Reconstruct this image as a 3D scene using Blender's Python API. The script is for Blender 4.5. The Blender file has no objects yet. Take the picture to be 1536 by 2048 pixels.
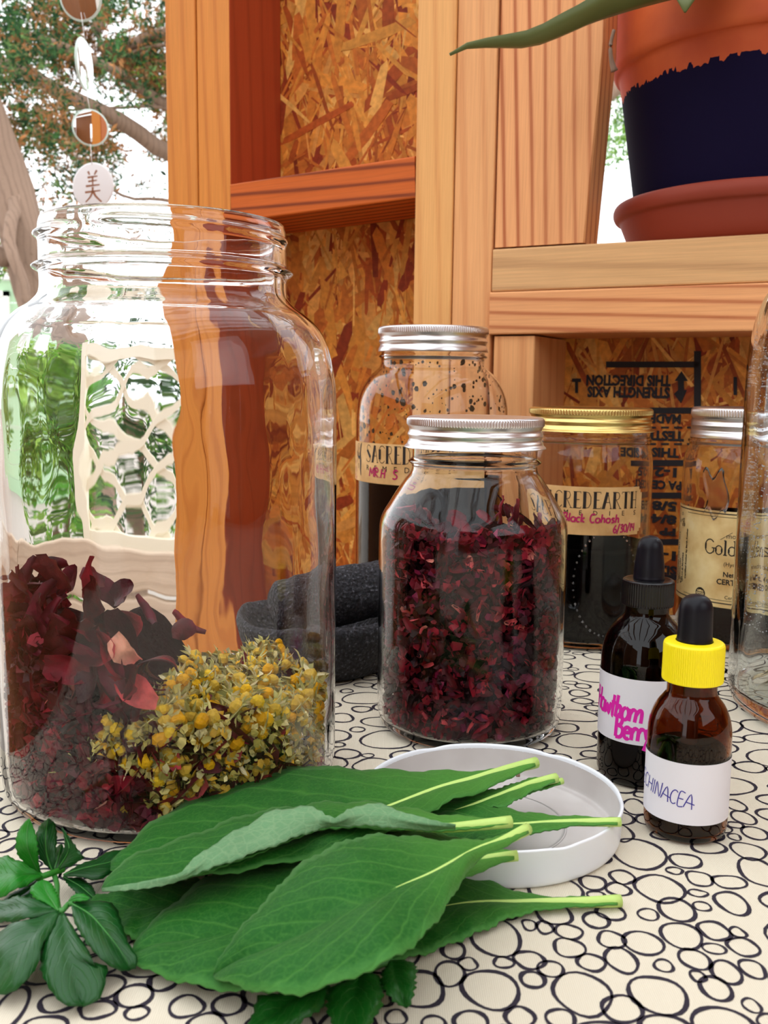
import bpy, math, random
from mathutils import Vector, Matrix, noise
S = bpy.context.scene
C = S.collection
T = 0.75            # table top above the deck
EYE = 0.18          # camera above the table
FPX = 1950.0        # focal length in pixels of a 1536 x 2048 frame

# ---------------------------------------------------------------- camera
def cam_axes(pitch=7.5, roll=0.7):
    p, q = math.radians(pitch), math.radians(roll)
    fw = Vector((0, math.cos(p), -math.sin(p)))
    r = Vector((1, 0, 0)); u = r.cross(fw)
    return r * math.cos(q) + u * math.sin(q), u * math.cos(q) - r * math.sin(q), fw
RT, UP, FW = cam_axes()
cd = bpy.data.cameras.new('camera'); cam = bpy.data.objects.new('camera', cd); C.objects.link(cam)
cam.matrix_world = Matrix(((RT.x, UP.x, -FW.x, 0), (RT.y, UP.y, -FW.y, 0), (RT.z, UP.z, -FW.z, T + EYE), (0, 0, 0, 1)))
cd.sensor_fit = 'HORIZONTAL'; cd.sensor_width = 36; cd.lens = FPX / 1536 * 36
cd.clip_start = 0.02; cd.clip_end = 200
cd.dof.use_dof = True; cd.dof.focus_distance = 0.47; cd.dof.aperture_fstop = 34
S.camera = cam
# ---------------------------------------------------------------- sky, sun, exposure
wd = bpy.data.worlds.new('overcast_sky'); S.world = wd; wd.use_nodes = True
_b = wd.node_tree.nodes['Background']; _b.inputs[0].default_value = (0.94, 0.97, 1.0, 1); _b.inputs[1].default_value = 2.35
S.view_settings.view_transform = 'Standard'; S.view_settings.look = 'None'
S.view_settings.exposure = 0.1; S.view_settings.gamma = 1.0; S.view_settings.use_curve_mapping = False
cy = S.cycles
cy.max_bounces = 18; cy.transmission_bounces = 16; cy.diffuse_bounces = 4; cy.glossy_bounces = 6; cy.transparent_max_bounces = 12
cy.use_denoising = True; cy.sample_clamp_indirect = 8; cy.blur_glossy = 0.3

# ---------------------------------------------------------------- helpers
def ray(px, py): return RT * ((px - 768) / FPX) - UP * ((py - 1024) / FPX) + FW
def atz(px, py, z=0.0):                 # photo pixel -> point at height z above the table (world)
    d = ray(px, py); t = (z - EYE) / d.z
    return Vector((d.x * t, d.y * t, z + T))
def aty(px, py, y):                     # photo pixel -> point at distance y (world)
    d = ray(px, py); t = y / d.y
    return Vector((d.x * t, y, T + EYE + d.z * t))
WA = math.radians(28)
WV = Vector((math.cos(WA), -math.sin(WA), 0)); WN = Vector((math.sin(WA), math.cos(WA), 0))
WO = Vector((-0.189, 1.0, 0))
def W(s, d, z): return WO + WV * s + WN * d + Vector((0, 0, z + T))      # wall frame: along, into, above table

def tag(o, label=None, cat=None, group=None, kind=None):
    if label: o['label'] = label
    if cat: o['category'] = cat
    if group: o['group'] = group
    if kind: o['kind'] = kind
    return o
def empty(name, loc, label=None, cat=None, group=None, kind=None):
    o = bpy.data.objects.new(name, None); C.objects.link(o); o.location = loc; o.empty_display_size = 0.02
    return tag(o, label, cat, group, kind)
def mesh(name, vs, fs, mats, parent=None, loc=(0, 0, 0), smooth=True, mi=None, rot=None):
    me = bpy.data.meshes.new(name); me.from_pydata([tuple(v) for v in vs], [], fs)
    for m in (mats if isinstance(mats, (list, tuple)) else [mats]): me.materials.append(m)
    if mi: me.polygons.foreach_set('material_index', mi)
    if smooth: me.polygons.foreach_set('use_smooth', [True] * len(me.polygons))
    me.update()
    o = bpy.data.objects.new(name, me); C.objects.link(o); o.location = loc
    if rot is not None: o.rotation_euler = rot
    if parent: o.parent = parent
    return o
def colour(me, cols):                   # per-vertex own colour of the piece
    a = me.color_attributes.new('tint', 'FLOAT_COLOR', 'POINT')
    a.data.foreach_set('color', [c for v in cols for c in (v[0], v[1], v[2], 1.0)])
def lin(r, g, b):
    f = lambda c: (c / 255 / 12.92) if c <= 10 else ((c / 255 + 0.055) / 1.055) ** 2.4
    return (f(r), f(g), f(b))
def lathe(prof, n=64, cap0=False, cap1=False, mod=None, closed=False):
    vs, fs = [], []
    for k, (r, z) in enumerate(prof):
        for i in range(n):
            a = 2 * math.pi * i / n
            rr, zz = mod(k, a, r, z) if mod else (r, z)
            vs.append((rr * math.cos(a), rr * math.sin(a), zz))
    m = len(prof)
    for k in range(m if closed else m - 1):
        k2 = (k + 1) % m
        for i in range(n):
            j = (i + 1) % n
            fs.append((k * n + i, k * n + j, k2 * n + j, k2 * n + i))
    if cap0: fs.append(tuple(range(n))[::-1])
    if cap1: fs.append(tuple(range((m - 1) * n, m * n)))
    return vs, fs
def smoothp(pts, sub=6):                # Catmull-Rom through points of any dimension
    out = []
    P = [pts[0]] + list(pts) + [pts[-1]]
    for i in range(1, len(P) - 2):
        a, b, c, d = P[i - 1], P[i], P[i + 1], P[i + 2]
        for k in range(sub):
            t = k / sub
            out.append(tuple(0.5 * (2 * b[q] + (c[q] - a[q]) * t + (2 * a[q] - 5 * b[q] + 4 * c[q] - d[q]) * t * t + (3 * b[q] - a[q] - 3 * c[q] + d[q]) * t ** 3) for q in range(len(b))))
    out.append(tuple(pts[-1])); return out
def resample(pts, n):
    d = [0.0]
    for a, b in zip(pts, pts[1:]): d.append(d[-1] + math.dist(a, b))
    out = []; j = 0
    for k in range(n):
        s = d[-1] * k / (n - 1)
        while j < len(d) - 2 and d[j + 1] < s: j += 1
        t = 0 if d[j + 1] == d[j] else (s - d[j]) / (d[j + 1] - d[j])
        out.append(tuple(a + (b - a) * t for a, b in zip(pts[j], pts[j + 1])))
    return out
def tube(pts, rad, n=8, caps=True):     # rad: number or list
    vs, fs = [], []; m = len(pts); up = Vector((0, 0, 1))
    for k, p in enumerate(pts):
        p = Vector(p); t = (Vector(pts[min(k + 1, m - 1)]) - Vector(pts[max(k - 1, 0)])).normalized()
        s = t.cross(up)
        if s.length < 1e-3: s = t.cross(Vector((0, 1, 0)))
        s.normalize(); u = s.cross(t)
        r = rad[k] if isinstance(rad, (list, tuple)) else rad
        for i in range(n):
            a = 2 * math.pi * i / n
            vs.append(p + s * (r * math.cos(a)) + u * (r * math.sin(a)))
    for k in range(m - 1):
        for i in range(n):
            j = (i + 1) % n; fs.append((k * n + i, (k + 1) * n + i, (k + 1) * n + j, k * n + j))
    if caps: fs.append(tuple(range(n))); fs.append(tuple(range((m - 1) * n, m * n))[::-1])
    return vs, fs
class MB:                               # collects pieces of ONE part
    def __init__(s): s.v = []; s.f = []; s.m = []; s.c = []
    def add(s, vf, mi=0, col=None):
        b = len(s.v); s.v += [tuple(v) for v in vf[0]]; s.f += [tuple(b + i for i in f) for f in vf[1]]; s.m += [mi] * len(vf[1])
        if col: s.c += [col] * len(vf[0])
    def build(s, name, mats, parent=None, loc=(0, 0, 0), smooth=True):
        o = mesh(name, s.v, s.f, mats, parent, loc, smooth, s.m)
        if s.c: colour(o.data, s.c)
        return o
def boxvf(x0, x1, y0, y1, z0, z1, bev=0.0):
    if bev <= 0:
        v = [(x, y, z) for z in (z0, z1) for y in (y0, y1) for x in (x0, x1)]
        return v, [(0, 2, 3, 1), (4, 5, 7, 6), (0, 1, 5, 4), (2, 6, 7, 3), (0, 4, 6, 2), (1, 3, 7, 5)]
    b = bev; ring = [(x0 + b, y0), (x1 - b, y0), (x1 - b * .3, y0 + b * .3), (x1, y0 + b), (x1, y1 - b), (x1 - b * .3, y1 - b * .3), (x1 - b, y1), (x0 + b, y1), (x0 + b * .3, y1 - b * .3), (x0, y1 - b), (x0, y0 + b), (x0 + b * .3, y0 + b * .3)]
    n = len(ring); v = [(x, y, z) for z in (z0, z1) for x, y in ring]
    f = [(i, (i + 1) % n, n + (i + 1) % n, n + i) for i in range(n)] + [tuple(range(n))[::-1], tuple(range(n, 2 * n))]
    return v, f

# ---------------------------------------------------------------- materials
class NT:
    def __init__(s, name):
        s.m = bpy.data.materials.new(name); s.m.use_nodes = True; s.t = s.m.node_tree; s.b = s.t.nodes['Principled BSDF']; s.out = s.t.nodes['Material Output']
    def n(s, typ, **kw):
        nd = s.t.nodes.new('ShaderNode' + typ)
        for k, v in kw.items():
            if k.startswith('i_'):
                key = k[2:]; key = int(key) if key.isdigit() else key.replace('_', ' ')
                if hasattr(v, 'is_output') or isinstance(v, bpy.types.NodeSocket): s.t.links.new(v, nd.inputs[key])
                else: nd.inputs[key].default_value = v
            else: setattr(nd, k, v)
        return nd
    def set(s, **kw):
        for k, v in kw.items():
            k = k.replace('_', ' ')
            if isinstance(v, bpy.types.NodeSocket): s.t.links.new(v, s.b.inputs[k])
            else: s.b.inputs[k].default_value = (*v, 1) if k in ('Base Color', 'Specular Tint', 'Subsurface Radius') and len(v) == 3 and k == 'Base Color' else v
    def coord(s, which='Object', scale=(1, 1, 1), rnd=0.0):
        c = s.n('TexCoord').outputs[which]
        if rnd:
            oi = s.n('ObjectInfo').outputs['Random']
            k = s.n('Math', operation='MULTIPLY', i_0=oi, i_1=rnd).outputs[0]
            c = s.n('VectorMath', operation='ADD', i_0=c, i_1=k).outputs[0]
        return s.n('Mapping', i_Vector=c, i_Scale=scale).outputs[0]
    def noise(s, v, sc, det=3, rough=.5, dist=0): return s.n('TexNoise', i_Vector=v, i_Scale=sc, i_Detail=det, i_Roughness=rough, i_Distortion=dist).outputs[0]
    def ramp(s, f, *st, interp='LINEAR'):
        r = s.n('ValToRGB', i_0=f); e = r.color_ramp; e.interpolation = interp
        while len(e.elements) < len(st): e.elements.new(0.5)
        for el, (p, c) in zip(e.elements, st): el.position = p; el.color = (*c, 1) if not isinstance(c, (int, float)) else (c, c, c, 1)
        return r.outputs[0]
    def mix(s, f, a, b, mode='MIX'):
        m = s.n('Mix', data_type='RGBA', blend_type=mode)
        for i, v in ((0, f), (6, a), (7, b)):
            if isinstance(v, bpy.types.NodeSocket): s.t.links.new(v, m.inputs[i])
            else: m.inputs[i].default_value = v if i == 0 else (*v, 1)
        return m.outputs[2]
    def bump(s, h, strength=.3, dist=.001):
        s.t.links.new(s.n('Bump', i_Strength=strength, i_Distance=dist, i_Height=h).outputs[0], s.b.inputs['Normal'])

def plain(name, col, rough=.5, metal=0.0, bump=None, **kw):
    t = NT(name); t.set(Base_Color=col, Roughness=rough, Metallic=metal, **kw)
    if bump: t.bump(t.noise(t.coord(), bump[0], 4), bump[1], bump[2])
    return t.m
def attr_mat(name, rough=.7, transl=0.0, bump=None, vary=.15):
    t = NT(name); a = t.n('Attribute', attribute_name='tint').outputs['Color']
    nz = t.ramp(t.noise(t.coord(), 160, 3), (.3, 1 - vary), (.7, 1 + vary))
    c = t.mix(1.0, a, nz, 'MULTIPLY'); t.set(Base_Color=c, Roughness=rough); t.b.inputs['Specular IOR Level'].default_value = .2
    if bump: t.bump(t.noise(t.coord(), bump[0], 4), bump[1], bump[2])
    if transl:
        tr = t.n('BsdfTranslucent', i_Color=c); mx = t.n('MixShader', i_0=transl, i_1=t.b.outputs[0], i_2=tr.outputs[0]); t.t.links.new(mx.outputs[0], t.out.inputs[0])
    return t.m
def wood(name, base, line, freq=260, strength=.55, fine=.2, rough=.55, dist=3.0, spec=.3, knots=False):
    # grain runs along local Z; the object's own random number shifts it
    t = NT(name); v = t.coord('Object', (1, 1, .045), rnd=7.0)
    big = t.noise(v, 9, 2); 
    wv = t.n('TexWave', wave_type='BANDS', bands_direction='DIAGONAL', i_Vector=v, i_Scale=freq / 9, i_Distortion=dist, i_Detail=2.0, i_Detail_Scale=1.2, i_Detail_Roughness=.55).outputs[1]
    rings = t.ramp(wv, (0.55, 0.0), (0.82, .3), (.97, 1.0))
    rings = t.n('Math', operation='MULTIPLY', i_0=rings, i_1=t.ramp(big, (.25, .35), (.75, 1.0))).outputs[0]
    rings = t.n('Math', operation='MULTIPLY', i_0=rings, i_1=strength).outputs[0]
    fib = t.noise(t.coord('Object', (1, 1, .02), rnd=3.0), 900, 3, .6)
    dark = tuple(c * .72 for c in base); lite = tuple(min(1, c * 1.18) for c in base)
    c = t.mix(big, dark, lite); c = t.mix(rings, c, line)
    c = t.mix(fine, c, t.ramp(fib, (.3, tuple(x * .45 for x in base)), (.7, tuple(min(1, x * 1.35) for x in base))))
    if knots:
        vo = t.n('TexVoronoi', i_Vector=t.coord('Object', (1, 1, .5), rnd=5.0), i_Scale=9.0).outputs[0]
        c = t.mix(t.ramp(vo, (.03, .9), (.09, 0.0)), c, tuple(x * .25 for x in base))
    t.set(Base_Color=c, Roughness=rough); t.b.inputs['Specular IOR Level'].default_value = spec
    t.bump(t.n('Math', operation='ADD', i_0=fib, i_1=wv).outputs[0], .25, .0004)
    return t.m
def glass(name, col=(1, 1, 1), rough=0.0, ior=1.5, wob=0.0, sc=(40, 40, 14)):
    t = NT(name); t.set(Base_Color=col, Roughness=rough, IOR=ior); t.b.inputs['Transmission Weight'].default_value = 1
    if wob: t.bump(t.noise(t.coord('Object', sc), 1.0, 2), wob, .002)
    return t.m
def metal(name, col, rough=.28):
    t = NT(name); t.set(Base_Color=col, Metallic=1.0, Roughness=rough)
    t.bump(t.noise(t.coord('Object', (1, 1, 6)), 300, 2), .05, .0002); return t.m

M = {}
M['stud_orange'] = wood('stud_orange', lin(220, 140, 62), lin(172, 84, 28), 300, .55, knots=True)
M['stud_shade_red'] = wood('stud_shade_red', lin(168, 70, 36), lin(110, 36, 16), 240, .4)
M['stud_light'] = wood('stud_light', lin(240, 176, 108), lin(200, 116, 56), 280, .5)
M['stud_pale'] = wood('stud_pale', lin(238, 172, 114), lin(194, 112, 60), 240, .55)
M['board_pink'] = wood('board_pink', lin(238, 168, 112), lin(166, 72, 30), 460, 1.1, dist=1.5)
M['beam_grey'] = wood('beam_grey', lin(222, 174, 120), lin(146, 100, 62), 280, .55)
M['beam_red'] = wood('beam_red', lin(206, 100, 34), lin(84, 20, 4), 420, 1.3, dist=1.0)
M['roof'] = wood('roof_board', lin(150, 96, 58), lin(96, 54, 30), 200, .5)
M['deck'] = wood('deck_board', lin(150, 128, 108), lin(96, 78, 62), 200, .5)
M['osb'] = plain('osb_base', lin(176, 92, 30), .6, bump=(120, .3, .002))
M['strand'] = attr_mat('osb_strand', .55, bump=(400, .3, .0006), vary=.22)
M['ink'] = plain('stamp_ink', lin(22, 18, 24), .7)
M['glass'] = glass('clear_glass')
M['glass_jar'] = glass('jar_glass', ior=1.31)
M['glass_full'] = glass('filled_jar_glass', ior=1.27)
M['glass_wob'] = glass('clear_glass_wavy', wob=.10)
M['glass_far'] = glass('bluish_glass', (.93, .98, 1.0))
M['amber'] = glass('amber_glass', (.30, .09, .018), ior=1.36)
M['steel'] = metal('brushed_steel', (.80, .80, .82), .3)
M['brass'] = metal('gold_metal', (.78, .60, .22), .28)
M['tincture'] = plain('dark_tincture', (.002, .0015, .0015), .6); M['tincture'].node_tree.nodes['Principled BSDF'].inputs['Specular IOR Level'].default_value = 0.0
M['tincture_brown'] = plain('brown_tincture', (.008, .002, .001), .2); M['tincture_brown'].node_tree.nodes['Principled BSDF'].inputs['Specular IOR Level'].default_value = 0.0
M['rubber'] = plain('black_rubber', (.005, .005, .009), .36); M['rubber'].node_tree.nodes['Principled BSDF'].inputs['Specular IOR Level'].default_value = 0.22
M['black_plastic'] = plain('black_plastic', (.006, .006, .007), .2); M['black_plastic'].node_tree.nodes['Principled BSDF'].inputs['Specular IOR Level'].default_value = 0.35
M['yellow'] = plain('yellow_plastic', lin(255, 234, 12), .4)
M['white_label'] = plain('white_paper', (.80, .79, .84), .7, bump=(300, .1, .0002))
M['marker'] = plain('pink_marker', lin(225, 20, 170), .6)
M['maroon_pen'] = plain('maroon_pen', lin(176, 16, 84), .6)
M['blue_pen'] = plain('blue_pen', lin(40, 30, 150), .6)
M['print'] = plain('label_print', lin(30, 20, 14), .6)
t = NT('kraft_paper'); t.set(Base_Color=t.ramp(t.noise(t.coord(), 60, 4), (.3, lin(196, 150, 92)), (.7, lin(232, 190, 130))), Roughness=.8); M['kraft'] = t.m
t = NT('aged_label_paper'); t.set(Base_Color=t.ramp(t.noise(t.coord(), 45, 4), (.3, lin(206, 160, 92)), (.6, lin(240, 212, 150)), (.75, lin(248, 226, 176))), Roughness=.55); M['aged'] = t.m
t = NT('white_enamel'); t.set(Base_Color=(.86, .90, .95), Roughness=.22); M['enamel'] = t.m
t = NT('lid_liner'); t.set(Base_Color=t.ramp(t.noise(t.coord(), 30, 3), (.3, (.50, .46, .44)), (.7, (.64, .61, .59))), Roughness=.45); M['liner'] = t.m
t = NT('lava_stone'); v = t.coord()
vo = t.n('TexVoronoi', i_Vector=v, i_Scale=420.0).outputs[0]; nz = t.noise(v, 500, 4, .7)
t.set(Base_Color=t.ramp(nz, (.40, lin(14, 14, 18)), (.58, lin(46, 46, 54)), (.74, lin(140, 140, 150))), Roughness=.8); t.bump(t.n('Math', operation='ADD', i_0=vo, i_1=nz).outputs[0], .9, .002); M['stone'] = t.m
t = NT('terracotta'); t.set(Base_Color=t.ramp(t.noise(t.coord(), 14, 5), (.3, lin(172, 62, 24)), (.7, lin(210, 100, 46))), Roughness=.75); t.bump(t.noise(t.coord(), 300, 3), .15, .0005); M['terra'] = t.m
M['terra_dark'] = plain('terracotta_saucer', lin(142, 52, 30), .7, bump=(200, .2, .0006))
M['navy'] = plain('chalk_paint', lin(20, 14, 44), .9)
M['navy'].node_tree.nodes['Principled BSDF'].inputs['Specular IOR Level'].default_value = .1
t = NT('canvas'); v = t.coord()
w1 = t.n('TexWave', bands_direction='X', i_Vector=v, i_Scale=480.0).outputs[1]; w2 = t.n('TexWave', bands_direction='Y', i_Vector=v, i_Scale=480.0).outputs[1]
wv = t.n('Math', operation='MULTIPLY', i_0=w1, i_1=w2).outputs[0]
t.set(Base_Color=t.mix(wv, lin(212, 202, 180), lin(244, 236, 216)), Roughness=.9); t.bump(wv, .35, .0006); M['canvas'] = t.m
M['cloth_ink'] = plain('cloth_ink', lin(34, 26, 42), .85, bump=(700, .3, .0004))

def leafmat(name, top, vein, lateral=9.0, slope=.35, fuzz=.5, net=.35, rough=.6, trans=.25, edge=None, spec=.25, stemcol=None):
    t = NT(name); uv = t.n('UVMap').outputs[0]; sp = t.n('SeparateXYZ', i_0=uv)
    u = t.n('Math', operation='ABSOLUTE', i_0=t.n('Math', operation='MULTIPLY_ADD', i_0=sp.outputs[0], i_1=2.0, i_2=-1.0).outputs[0]).outputs[0]
    ph = t.n('Math', operation='SUBTRACT', i_0=t.n('Math', operation='MULTIPLY', i_0=sp.outputs[1], i_1=lateral).outputs[0], i_1=t.n('Math', operation='MULTIPLY', i_0=u, i_1=slope * lateral).outputs[0]).outputs[0]
    ph = t.n('Math', operation='MULTIPLY_ADD', i_0=t.noise(t.coord(), 40, 2), i_1=1.1, i_2=ph).outputs[0]
    fr = t.n('Math', operation='PINGPONG', i_0=ph, i_1=.5).outputs[0]
    lat = t.ramp(fr, (.0, 1.0), (.035, .6), (.10, 0.0))
    o = t.coord()
    vo = t.n('TexVoronoi', feature='DISTANCE_TO_EDGE', i_Vector=o, i_Scale=260.0).outputs[0]
    nt = t.ramp(vo, (.0, 1.0), (.12, 0.0))
    f = t.n('Math', operation='MAXIMUM', i_0=t.n('Math', operation='MULTIPLY', i_0=lat, i_1=.32).outputs[0], i_1=t.n('Math', operation='MULTIPLY', i_0=nt, i_1=net).outputs[0]).outputs[0]
    nz = t.noise(o, 900, 3, .7); n2 = t.noise(o, 28, 3)
    c = t.mix(n2, tuple(x * .7 for x in top), tuple(min(1, x * 1.3) for x in top))
    if stemcol: c = t.mix(t.ramp(sp.outputs[1], (.0, .75), (.5, .0)), c, stemcol)
    c = t.mix(f, c, vein)
    c = t.mix(t.n('Math', operation='MULTIPLY', i_0=t.ramp(nz, (.5, 0.0), (.75, 1.0)), i_1=fuzz * .5).outputs[0], c, vein)
    if edge: c = t.mix(t.ramp(u, (.86, 0.0), (1.0, .8)), c, edge)
    t.set(Base_Color=c, Roughness=rough); t.b.inputs['Specular IOR Level'].default_value = spec
    if fuzz > .1:
        t.b.inputs['Sheen Weight'].default_value = .12; t.b.inputs['Sheen Tint'].default_value = (.7, .9, .6, 1)
    h = t.n('Math', operation='SUBTRACT', i_0=t.n('Math', operation='MULTIPLY', i_0=nz, i_1=fuzz).outputs[0], i_1=f).outputs[0]
    t.bump(h, .5, .0008)
    tr = t.n('BsdfTranslucent', i_Color=t.mix(1.0, c, (1.0, 1.0, .45), 'MULTIPLY')); mx = t.n('MixShader', i_0=trans, i_1=t.b.outputs[0], i_2=tr.outputs[0]); t.t.links.new(mx.outputs[0], t.out.inputs[0])
    return t.m
M['sage'] = leafmat('fuzzy_leaf', lin(21, 100, 20), lin(98, 166, 66), net=.11, edge=lin(92, 164, 78), stemcol=lin(104, 170, 66))
M['sage_pale'] = leafmat('fuzzy_leaf_underside', lin(116, 164, 116), lin(168, 200, 152), net=.25)
M['petiole'] = plain('pale_petiole', lin(190, 222, 120), .55, bump=(800, .4, .0006))
M['midrib'] = plain('pale_midrib', lin(150, 204, 104), .6, bump=(800, .4, .0006))
M['sprig_leaf'] = leafmat('smooth_leaf', lin(10, 80, 22), lin(50, 124, 50), 7, .5, fuzz=.05, net=.05, rough=.38, trans=.2, spec=.5)
M['sprig_bright'] = leafmat('young_leaf', lin(38, 142, 36), lin(110, 180, 70), 7, .5, fuzz=.05, net=.05, rough=.4, trans=.35, spec=.4)
M['mint_leaf'] = leafmat('toothed_leaf', lin(24, 104, 28), lin(90, 160, 70), 6, .5, fuzz=.1, net=.1, rough=.4, trans=.25, spec=.45)
M['stem'] = plain('green_stem', lin(56, 128, 48), .5)
M['succulent'] = plain('olive_succulent', lin(96, 108, 58), .5, bump=(60, .2, .001))
M['petal'] = attr_mat('dried_petal', .45, .18, bump=(500, .5, .0008), vary=.35)
M['cham'] = attr_mat('dried_chamomile', .7, .12, bump=(900, .6, .0006), vary=.25)
M['bark'] = wood('bark', lin(148, 122, 104), lin(84, 64, 54), 160, .7, .35, .9)
M['needles'] = attr_mat('foliage', .7, .35, vary=.3)
M['lattice'] = plain('cream_painted_slat', lin(236, 228, 206), .6)
M['green_wall'] = plain('pale_green_siding', lin(176, 208, 170), .7)
M['white_trim'] = plain('white_trim_paint', lin(240, 240, 232), .5)
M['weathered'] = wood('weathered_plank', lin(206, 184, 160), lin(140, 112, 90), 160, .5, .25, .8, knots=True)
M['gravel'] = plain('pale_gravel', lin(176, 166, 156), .9, bump=(60, .8, .01))
M['mirror'] = plain('mirror_silver', (.8, .78, .76), .03, 1.0)
M['disc_edge'] = plain('disc_glass_edge', lin(206, 226, 218), .2)
M['porcelain'] = plain('frosted_white_disc', (.82, .82, .83), .35)
M['brown_ink'] = plain('brown_brush_ink', lin(150, 96, 62), .6)
M['line'] = plain('nylon_line', (.8, .8, .8), .3)
M['window_glass'] = glass('window_pane_glass')

# ================================================================ SETTING
def board(name, s0, s1, d0, d1, z0, z1, mat, parent, along='z', bev=.0015, tilt=0.0):
    # a board with its grain along its own Z; built about its own centre in the wall frame
    c = W((s0 + s1) / 2, (d0 + d1) / 2, (z0 + z1) / 2); a, b, h = (s1 - s0) / 2, (d1 - d0) / 2, (z1 - z0) / 2
    if along == 'z':
        vf = boxvf(-a, a, -b, b, -h, h, bev); R = Matrix((( WV.x, WN.x, 0), (WV.y, WN.y, 0), (WV.z, WN.z, 1)))
    elif along == 's':                 # local X = up, local Y = into wall, local Z = along
        vf = boxvf(-h, h, -b, b, -a, a, bev)
        al = (WV + Vector((0, 0, tilt))).normalized(); upv = WN.cross(al) * -1
        if upv.z < 0: upv = -upv
        R = Matrix(((upv.x, WN.x, al.x), (upv.y, WN.y, al.y), (upv.z, WN.z, al.z)))
    else:                              # along d: local X = along the wall, local Y = up
        vf = boxvf(-a, a, -h, h, -b, b, bev); R = Matrix(((WV.x, 0, WN.x), (WV.y, 0, WN.y), (0, 1, 0)))
    o = mesh(name, vf[0], vf[1], mat, None, c, smooth=False)
    if R.determinant() < 0:
        o.data.flip_normals()
    o.rotation_mode = 'QUATERNION'; o.matrix_world = Matrix.Translation(c) @ R.to_4x4()
    if parent:
        o.parent = parent; o.matrix_parent_inverse = parent.matrix_world.inverted()
    return o
ROOF = 1.3
wall = empty('wall_back', (0, 0, 0), kind='structure')
ZB = -T
board('stud', -.038, -.0005, 0, .089, ZB, ROOF, M['stud_orange'], wall)
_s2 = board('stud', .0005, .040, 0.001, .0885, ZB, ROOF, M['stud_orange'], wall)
_s2.data.materials.append(M['stud_shade_red'])       # darker red paints the shade onto the board's right-hand face
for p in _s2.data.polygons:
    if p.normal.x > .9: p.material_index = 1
board('stud', .241, .2772, 0, .089, ZB, ROOF, M['stud_light'], wall)
board('stud', .2780, .3145, .0015, .089, ZB, ROOF, M['stud_pale'], wall)
_wb = board('stud', .3165, .405, .002, .040, .296, ROOF, M['board_pink'], wall)
_vs, _fs = [], []
for z_, x_ in ((.296, .3945), (.45, .4045), (ROOF, .4045)):   # waney board: narrower at its foot
    for x, y in ((.3165, .003), (.3175, .002), (x_ - .001, .002), (x_, .004), (x_, .039), (x_ - .001, .040), (.3175, .040), (.3165, .039)): _vs.append(_wb.matrix_world.inverted() @ W(x, y, z_))
for k in range(2): _fs += [(k * 8 + i, k * 8 + (i + 1) % 8, k * 8 + 8 + (i + 1) % 8, k * 8 + 8 + i) for i in range(8)]
_fs += [tuple(range(8))[::-1], tuple(range(16, 24))]
_me = bpy.data.meshes.new('stud'); _me.from_pydata([tuple(v) for v in _vs], [], _fs); _me.materials.append(M['board_pink']); _wb.data = _me
board('stud', .318, .355, .002, .089, ZB, .2215, M['stud_pale'], wall)
board('stud', .86, .898, 0, .089, ZB, .2225, M['stud_pale'], wall)
board('shelf_board', .316, 1.25, .0, .24, .2590, .2945, M['beam_grey'], wall, 's')
board('shelf_board', .315, 1.25, -.002, .24, .2230, .2585, M['beam_red'] if False else M['board_pink'], wall, 's')
board('blocking', .0405, .2405, .0005, .0885, .3385, .3745, M['beam_red'], wall, 's', tilt=.038)

rnd = random.Random(5)
def osb(name, s0, s1, z0, z1, nfl, seed, parent, d=.0895, dark=1.0, zone=None):
    r = random.Random(seed)
    p = board(name, s0, s1, d, d + .011, z0, z1, M['osb'], parent, bev=0)
    pal = [lin(214, 146, 62), lin(204, 130, 50), lin(222, 164, 84), lin(196, 116, 42), lin(186, 104, 38), lin(160, 74, 26), lin(136, 52, 22), lin(200, 128, 50), lin(208, 140, 66), lin(176, 92, 34)]
    vs, fs, cs = [], [], []
    x0, x1, y0, y1 = zone or (s0, s1, z0, z1)
    for i in range(nfl):
        L = r.uniform(.025, .10); w = r.choice((r.uniform(.0015, .005), r.uniform(.005, .017)))
        th = math.radians(90 + r.gauss(0, 34)); ca, sa = math.cos(th), math.sin(th)
        cx, cz = r.uniform(x0 + .002, x1 - .002), r.uniform(y0, y1)
        off = .0002 + .0012 * i / nfl; col = r.choice(pal); k = r.uniform(.78, 1.12); col = tuple(c * k for c in col)
        a0, a1 = r.uniform(.1, .5), r.uniform(.1, .5)
        out = [(-.5, -a0 * .5), (-.5 + r.uniform(0, .12), .5 * r.uniform(.5, 1)), (r.uniform(-.2, .2), .5 * r.uniform(.85, 1.1)), (.5 - r.uniform(0, .12), .5 * r.uniform(.4, 1)), (.5, -a1 * .5), (.5 - r.uniform(0, .2), -.5 * r.uniform(.5, 1)), (r.uniform(-.2, .2), -.5 * r.uniform(.85, 1.1)), (-.5 + r.uniform(0, .2), -.5 * r.uniform(.4, 1))]
        b = len(vs); tw = r.uniform(-.0002, .0002)
        for lvl in (0, 1):
            for (u, v) in out:
                X = cx + u * L * ca - v * w * sa; Z = cz + u * L * sa + v * w * ca
                X = min(max(X, s0 + .0005), s1 - .0005)
                q = W(X, d - off - tw * u * 2 + (.0006 if lvl else 0), Z); vs.append(q); cs.append(col)
        n = len(out)
        fs.append(tuple(b + j for j in range(n))); fs += [(b + j, b + n + j, b + n + (j + 1) % n, b + (j + 1) % n) for j in range(n)]
    o = mesh('wood_strands', [p.matrix_world.inverted() @ v for v in vs], fs, M['strand'], p, smooth=False); colour(o.data, cs); o['kind'] = 'stuff'
    return p
osb1 = osb('sheathing_panel', -.036, .310, ZB, ROOF, 2600, 11, wall, zone=(.03, .25, -.05, .62))
osb2 = osb('sheathing_panel', .3105, 1.24, ZB, .2225, 2600, 12, wall, zone=(.345, .80, -.05, .2225))

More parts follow.
